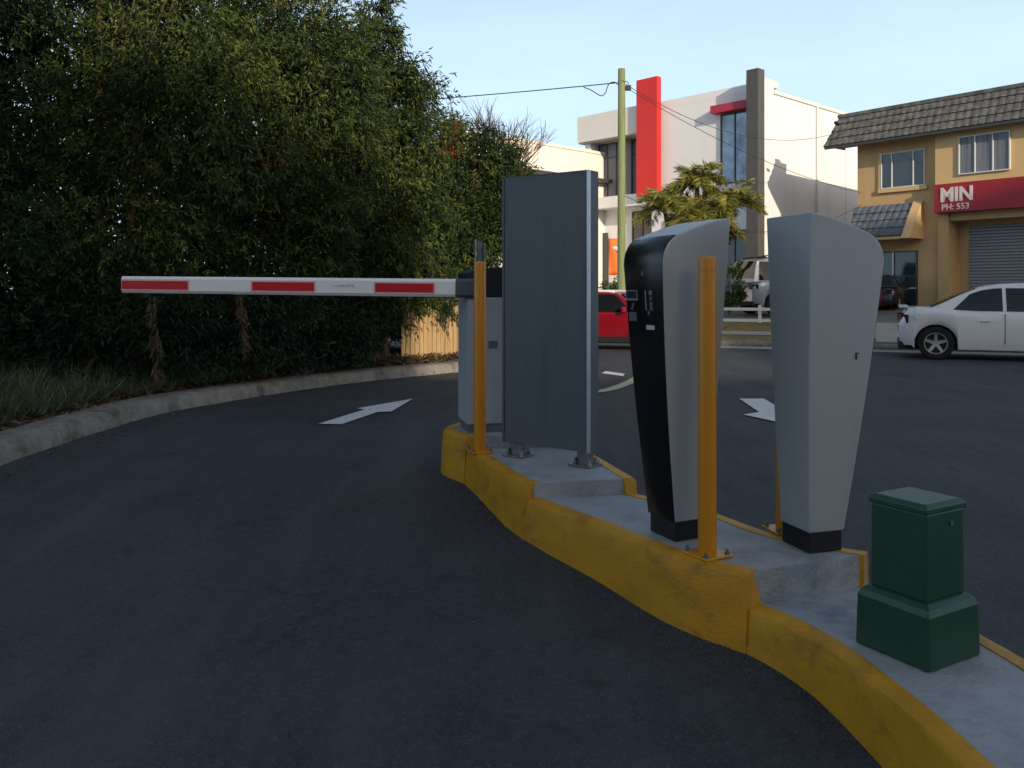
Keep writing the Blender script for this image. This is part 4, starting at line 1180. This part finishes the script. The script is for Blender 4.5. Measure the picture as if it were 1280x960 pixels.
bn = mb.build("cloth", M['orange'], fl_, smooth=True); sm = bn.modifiers.new("solid", 'SOLIDIFY'); sm.thickness = 0.004
mb = MB(); mb.grid([[(0.09 + 0.21 * u, -0.035 + 0.03 * math.sin((.2 + u * .6) * 6 + v), 1.90 + 0.13 * v + .06 * math.sin(u * 3.1)) for u in np.linspace(0, 1, 7)] for v in (0, .5, 1)])
em = mb.build("emblem", M['frame_white'], bn, smooth=True); sm = em.modifiers.new("solid", 'SOLIDIFY'); sm.thickness = 0.003

rfz = thing("rail_fence", "low white rail fence at the edge of the dry grass verge", "fence", sp(0, 5.3), ST_ROT)
for x in np.arange(-9.0, 2.4, 1.5):
    mb = MB(); mb.span(x - .045, x + .045, -.04, .04, -0.05, .50); mb.build("post", M['frame_white'], rfz, bevel=.006)
for z in (0.34, 0.02):
    mb = MB(); mb.span(-9.1, 1.6, -.052, -.041, z, z + .085); mb.build("rail", M['frame_white'], rfz)

# ------------------------------------------------------------ cars
def wheel(par, x, y, r, wd, spokes=5, out=-1):
    """out: -1 when the outer face looks to -y"""
    w_ = bpy.data.objects.new("wheel", None)
    mb = MB(); n = 36
    prof = [(r * .66, -wd / 2), (r * .93, -wd / 2), (r, -wd / 2 + .025), (r, wd / 2 - .025), (r * .93, wd / 2), (r * .66, wd / 2)]
    mb.loft([[(rr_ * math.cos(2 * math.pi * k / n), yy, rr_ * math.sin(2 * math.pi * k / n)) for rr_, yy in prof] for k in range(n + 1)], cap=False)
    ty = mb.build("wheel", M['rubber'], par, smooth=True); ty.location = (x, y, r)
    mb = MB()
    yo = out * (wd / 2 - .02)
    rim_p = [(r * .60, yo * .2), (r * .60, yo), (r * .665, yo), (r * .665, yo * .2)]
    mb.loft([[(rr_ * math.cos(2 * math.pi * k / n), yy, rr_ * math.sin(2 * math.pi * k / n)) for rr_, yy in rim_p] for k in range(n + 1)], cap=False)
    for k in range(spokes):
        a = 2 * math.pi * k / spokes + .3
        R_ = Matrix.Rotation(-a, 3, 'Y')
        for v in [(0,)]:
            pts = [(0.0, yo * .55, -r * .10), (r * .62, yo * .9, -r * .085), (r * .62, yo * .9, r * .085), (0.0, yo * .55, r * .10)]
            mb.prism([R_ @ Vector(p) for p in pts], (0, -out * 0.02, 0))
    mb.tube([(0, yo * .5, 0), (0, yo * .8, 0)], r * .13, 12)
    mb.build("rim", M['rim'], ty)
    mb = MB(); mb.tube([(0, yo * .1, 0), (0, yo * .3, 0)], r * .6, 20); mb.build("brake_disc", M['black_matt'], ty)
    bpy.data.objects.remove(w_)
    return ty

def car(name, label, loc, rz, spec, group=None):
    """local: x from rear (0) to front, y width (near side is -y), z up"""
    t = thing(name, label, "car", loc, rz, group)
    Lc = spec['len']; W = spec['w']; top = spec['deck']; roofp = spec['roof']; wx = spec['wheels']; r = spec['r']; sill = spec['sill']
    def deck(x): return float(np.interp(x, [p[0] for p in top], [p[1] for p in top]))
    def lower(x):
        z = sill + (0.10 if (x < 0.25 or x > Lc - .25) else 0) * 0.6
        for q in wx:
            d = abs(x - q)
            R = r * 1.18
            if d < R: z = max(z, r + math.sqrt(R * R - d * d) * 0.97)
        return min(z, deck(x) - 0.08)
    def plan(x):
        e = 0.42
        k = 1.0
        if x < e: k = 1 - 0.20 * (1 - x / e) ** 2.2
        if x > Lc - e: k = 1 - 0.26 * ((x - Lc + e) / e) ** 2.2
        return W * k
    xs = sorted(set(list(np.linspace(0, Lc, 70)) + [q + s * r * 1.18 * c for q in wx for s in (-1, 1) for c in (1.0, .98, .93)]))
    def rear_x(x, v):    # rounded nose and tail in side view
        return x
    rows = []
    vv = [0, .12, .3, .5, .7, .85, .95, 1.0]
    for x in xs:
        z0_, z1_ = lower(x), deck(x)
        side = []
        for v in vv:
            z = z0_ + (z1_ - z0_) * v
            bulge = 1 - 0.05 * abs(v - .55) ** 1.5 * 2 - (0.05 if v == 1.0 else (0.015 if v >= .95 else 0)) - (0.02 if v == 0 else 0)
            xx = x
            if x < .3: xx = x + (0.09 * (v - .45) ** 2 * 2.2) * (1 - x / .3) + (0.05 if v > .9 else 0) * (1 - x / .3)
            if x > Lc - .3: xx = x - (0.12 * (v - .35) ** 2 * 2.2) * (1 - (Lc - x) / .3)
            side.append((xx, plan(x) * bulge, z))
        ring = [(a_, -b__, c_) for a_, b__, c_ in side] + [(side[-1][0], -side[-1][1] * .5, side[-1][2] + .012), (side[-1][0], side[-1][1] * .5, side[-1][2] + .012)] + [(a_, b__, c_) for a_, b__, c_ in side[::-1]]
        rows.append(ring)
    mb = MB(); mb.loft(rows); mb.build("body", spec['paint'], t, smooth=True)
    # cabin
    gx0, gx1 = roofp[0][0], roofp[-1][0]
    def rz_(x): return float(np.interp(x, [p[0] for p in roofp], [p[1] for p in roofp]))
    inset = spec.get('tumble', 0.2)
    gxs = list(np.linspace(gx0, gx1, 40))
    def gside(x, v, off=0.0):
        zb = deck(x) - 0.03
        zr = max(rz_(x), zb + 0.001)
        z = zb + (zr - zb) * v
        hgt = max(p[1] for p in roofp) - zb
        y = W * 0.95 - inset * ((z - zb) / hgt) ** 1.15 - (0.05 * ((x - gx0 - .2 < 0) * (1 - (x - gx0) / .2) if x - gx0 < .2 else 0))
        return (x, -(y + off), z)
    rows = []
    for x in gxs:
        sd2 = [gside(x, v) for v in (0, .3, .6, .85, .96)]
        tp = gside(x, 1.0)
        rows.append(sd2 + [(x, tp[1] * .93, tp[2]), (x, tp[1] * .4, tp[2] + .02), (x, -tp[1] * .4, tp[2] + .02), (x, -tp[1] * .93, tp[2])] + [(a_, -b__, c_) for a_, b__, c_ in sd2[::-1]])
    mb = MB(); mb.loft(rows); mb.build("cabin", spec.get('roof_paint', spec['paint']), t, smooth=True)
    # side glass: patches following the cabin side, both sides
    for (x0, x1, s0, s1) in spec['glass']:      # x at belt rear/front, lean of the ends at the top
        for sgn in (1, -1):
            rows = []
            for q in np.linspace(0, 1, 12):
                row = []
                for v in np.linspace(.06, 1, 8):
                    x = (x0 + s0 * v) * (1 - q) + (x1 - s1 * v) * q
                    zb = deck(x) - .03
                    lim = (max(p[1] for p in roofp) - spec.get('rail', .1))
                    z = min(zb + (lim - zb) * v, rz_(x) - .05)
                    vz = (z - zb) / max(1e-3, (rz_(x) - zb))
                    a_, b__, c_ = gside(x, vz, 0.008)
                    row.append((a_, b__ * sgn, c_))
                rows.append(row)
            mb = MB(); mb.grid(rows); o = mb.build("side_window", M['car_glass'], t, smooth=True)
    # windscreen and rear screen over the sloping cabin ends
    for (x0, x1) in spec['screens']:
        rows = []
        for q in np.linspace(0, 1, 10):
            x = x0 + (x1 - x0) * q
            y = abs(gside(x, 1.0)[1]) * .88
            dx = 0.012 if x0 > Lc / 2 else -0.012
            rows.append([(x + dx, yy, rz_(x) + .030 - .02 * (abs(yy) / y) ** 2) for yy in np.linspace(-y, y, 7)])
        mb = MB(); mb.grid(rows); mb.build("windscreen" if x0 > Lc / 2 else "rear_window", M['car_glass'], t, smooth=True)
    for x in wx:
        for sgn in (-1, 1):
            wheel(t, x, sgn * (W - 0.115), r, 0.19, spec.get('spokes', 5), sgn)
    mb = MB(); mb.span(.25, Lc - .3, -W * .72, W * .72, sill - .02, sill + .12)
    for x in wx: mb.span(x - r * 1.15, x + r * 1.15, -W * .74, W * .74, sill, r * 2.1)
    mb.build("underbody", M['black_matt'], t)
    # bumpers' dark lower strip, lights, plate, door seams, handles
    mb = MB(); mb.span(-.015, .30, -W * .80, W * .80, sill - .02, sill + .13); mb.build("rear_valance", M['black_matt'], t, bevel=.02)
    zl = deck(.1)
    for sgn in (-1, 1):
        mb = MB()
        mb.loft([[(-.012 + (abs(yy) / W > .79) * .05, yy * sgn, z) for yy in (W * .55, W * .80)] + [(0.16, W * .945 * sgn, z), (0.16, W * .5 * sgn, z)] for z in (zl - .28, zl - .12)])
        mb.build("tail_lamp", M['tail'], t)
        mb = MB(); mb.span(Lc - .22, Lc - .03, sgn * W * .55, sgn * W * .80, deck(Lc - .2) - .24, deck(Lc - .2) - .09); mb.build("headlight", M['glass'], t, bevel=.02)
    mb = MB(); mb.span(-.03, .02, -.19, .19, sill + .30, sill + .42); mb.build("number_plate", M['plate'], t)
    for x in spec.get('seams', []):
        mb = MB()
        for sgn in (-1, 1):
            mb.span(x - .004, x + .004, sgn * (W * .955), sgn * (W * 1.003), sill + .12, deck(x) - .05)
        mb.build("door_seam", M['black_matt'], t)
    for x in spec.get('handles', []):
        for sgn in (-1, 1):
            mb = MB(); mb.span(x - .07, x + .07, sgn * W * .985, sgn * (W + .022), deck(x) - .20, deck(x) - .17); mb.build("door_handle", spec['paint'] if not spec.get('dark_handle') else M['black_matt'], t, bevel=.008)
    for sgn in (-1, 1):
        xm = spec['mirror']
        mb = MB(); mb.span(xm, xm + .1, sgn * W * .96, sgn * (W + .17), deck(xm) - .02, deck(xm) + .12); mb.build("wing_mirror", spec['paint'], t, bevel=.03)
    return t

sedan = dict(len=4.5, w=0.88, sill=0.20, r=0.305, wheels=(0.62, 3.36), paint=M['car_white'],
             deck=[(0, .80), (.05, .95), (.25, .965), (.7, .95), (1.3, .915), (3.0, .90), (3.4, .885), (4.1, .76), (4.5, .62)],
             roof=[(.50, .945), (.75, 1.06), (1.05, 1.22), (1.35, 1.33), (1.7, 1.395), (2.2, 1.41), (2.6, 1.385), (3.0, 1.20), (3.45, .90)],
             glass=[(.88, 1.70, .40, .0), (1.76, 3.22, .0, .62)], screens=[(.56, 1.30), (2.72, 3.36)], seams=(1.73, 2.95), handles=(1.42, 2.55), mirror=2.8, spokes=5, rail=.085, tumble=.22)
hd = math.radians(-24)
pw = Vector((at(1170, 450, 15.5).x, 15.5, 0))
ax = Vector((math.cos(hd), math.sin(hd), 0)); sidev = Vector((math.sin(hd), -math.cos(hd), 0))
org = pw - ax * 0.62 - sidev * 0.88
wc = car("parked_car", "white sedan parked by far kerb on the right, rear quarter showing", (org.x, org.y, 0.0), hd, sedan)
mb = MB()
mb.loft([[(x, y, z) for x, y in ((.0, -.66), (.16, -.70), (.16, .70), (.0, .66))] for z in (.955, 1.005)])
mb.build("spoiler", M['car_white'], wc, bevel=.01)
mb = MB(); mb.tube([(.34, -.874, .80), (.34, -.884, .80)], .07, 14); mb.build("fuel_flap", M['car_white'], wc)

hatch = dict(len=3.7, w=0.83, sill=0.19, r=0.29, wheels=(.62, 3.08), paint=M['car_red'], roof_paint=M['car_red'],
             deck=[(0, .78), (.04, .90), (.3, .92), (2.6, .92), (3.0, .90), (3.5, .80), (3.7, .60)],
             roof=[(.06, .92), (.22, 1.15), (.42, 1.345), (1.0, 1.40), (1.9, 1.40), (2.15, 1.36), (2.75, .92)],
             glass=[(.35, 1.35, .16, .0), (1.40, 2.52, .0, .42)], screens=[(.08, .36), (2.2, 2.7)], seams=(1.36, 2.45), handles=(1.5,), mirror=2.3, rail=.07, tumble=.16, dark_handle=True)
h2 = dict(hatch); h2['roof_paint'] = M['car_red']
pr = at(728, 431, 19.6)
hr = ST_ROT
rc = car("parked_car", "red hatchback with white roof standing in the street behind the grey board", (0.62, 19.35, 0.0), hr, h2)
mb = MB(); 
mb.loft([[(x, y, z) for x, y in ((.42, -.60), (2.05, -.60), (2.05, .60), (.42, .60))] for z in (1.36, 1.44)])
mb.build("roof_panel", M['car_white'], rc, bevel=.02)
mb = MB(); mb.span(.95, 2.75, -.845, .845, .20, .33); mb.build("sill_trim", M['black_matt'], rc)
rc.scale = (0.94, 0.94, 0.90)

h3 = dict(hatch)
p3 = at(1092, 390, 27.0)
c3 = car("parked_car", "maroon hatchback parked nose in to the ochre shop, half hidden by terminal", (p3.x - 1.0, 26.6, vz(p3.x, 27.6)), math.radians(52), h3)
c3.scale = (0.84, 0.84, 0.80)
h4 = dict(hatch); h4['paint'] = M['car_black']; h4['roof_paint'] = M['car_black']
p4 = at(1121, 388, 27.6)
c4 = car("parked_car", "black hatchback parked against the ochre shop window", (p4.x - .85, 27.4, vz(p4.x, 28.4)), math.radians(52), h4)
c4.scale = (0.84, 0.84, 0.78)

suv = dict(len=4.4, w=0.90, sill=0.32, r=0.36, wheels=(.80, 3.5), paint=M['car_silver'],
           deck=[(0, 1.02), (.04, 1.13), (2.9, 1.13), (3.2, 1.12), (4.2, 1.06), (4.4, .9)],
           roof=[(.03, 1.13), (.10, 1.5), (.18, 1.80), (.5, 1.86), (2.2, 1.86), (2.4, 1.80), (2.95, 1.13)],
           glass=[(.18, .95, .06, .0), (1.02, 1.75, .0, .0), (1.82, 2.72, .0, .42)], screens=[(.04, .17), (2.45, 2.9)], seams=(1.0, 1.78, 2.75), handles=(1.15, 1.95), mirror=2.5, rail=.1, tumble=.12)
p5 = at(922, 393, 27.0)
sv = car("four_wheel_drive", "silver boxy four wheel drive with roof rack behind the low white fence", (p5.x, 26.6, vz(p5.x + 1.5, 27.2)), math.radians(14), suv)
mb = MB()
for x in (.5, 1.1, 1.7, 2.2): mb.span(x - .02, x + .02, -.7, .7, 1.90, 1.94)
for y in (-.7, .7): mb.span(.4, 2.3, y - .02, y + .02, 1.94, 1.97)
mb.build("roof_rack", M['black_matt'], sv)
sv.scale = (0.94, 0.94, 0.94)
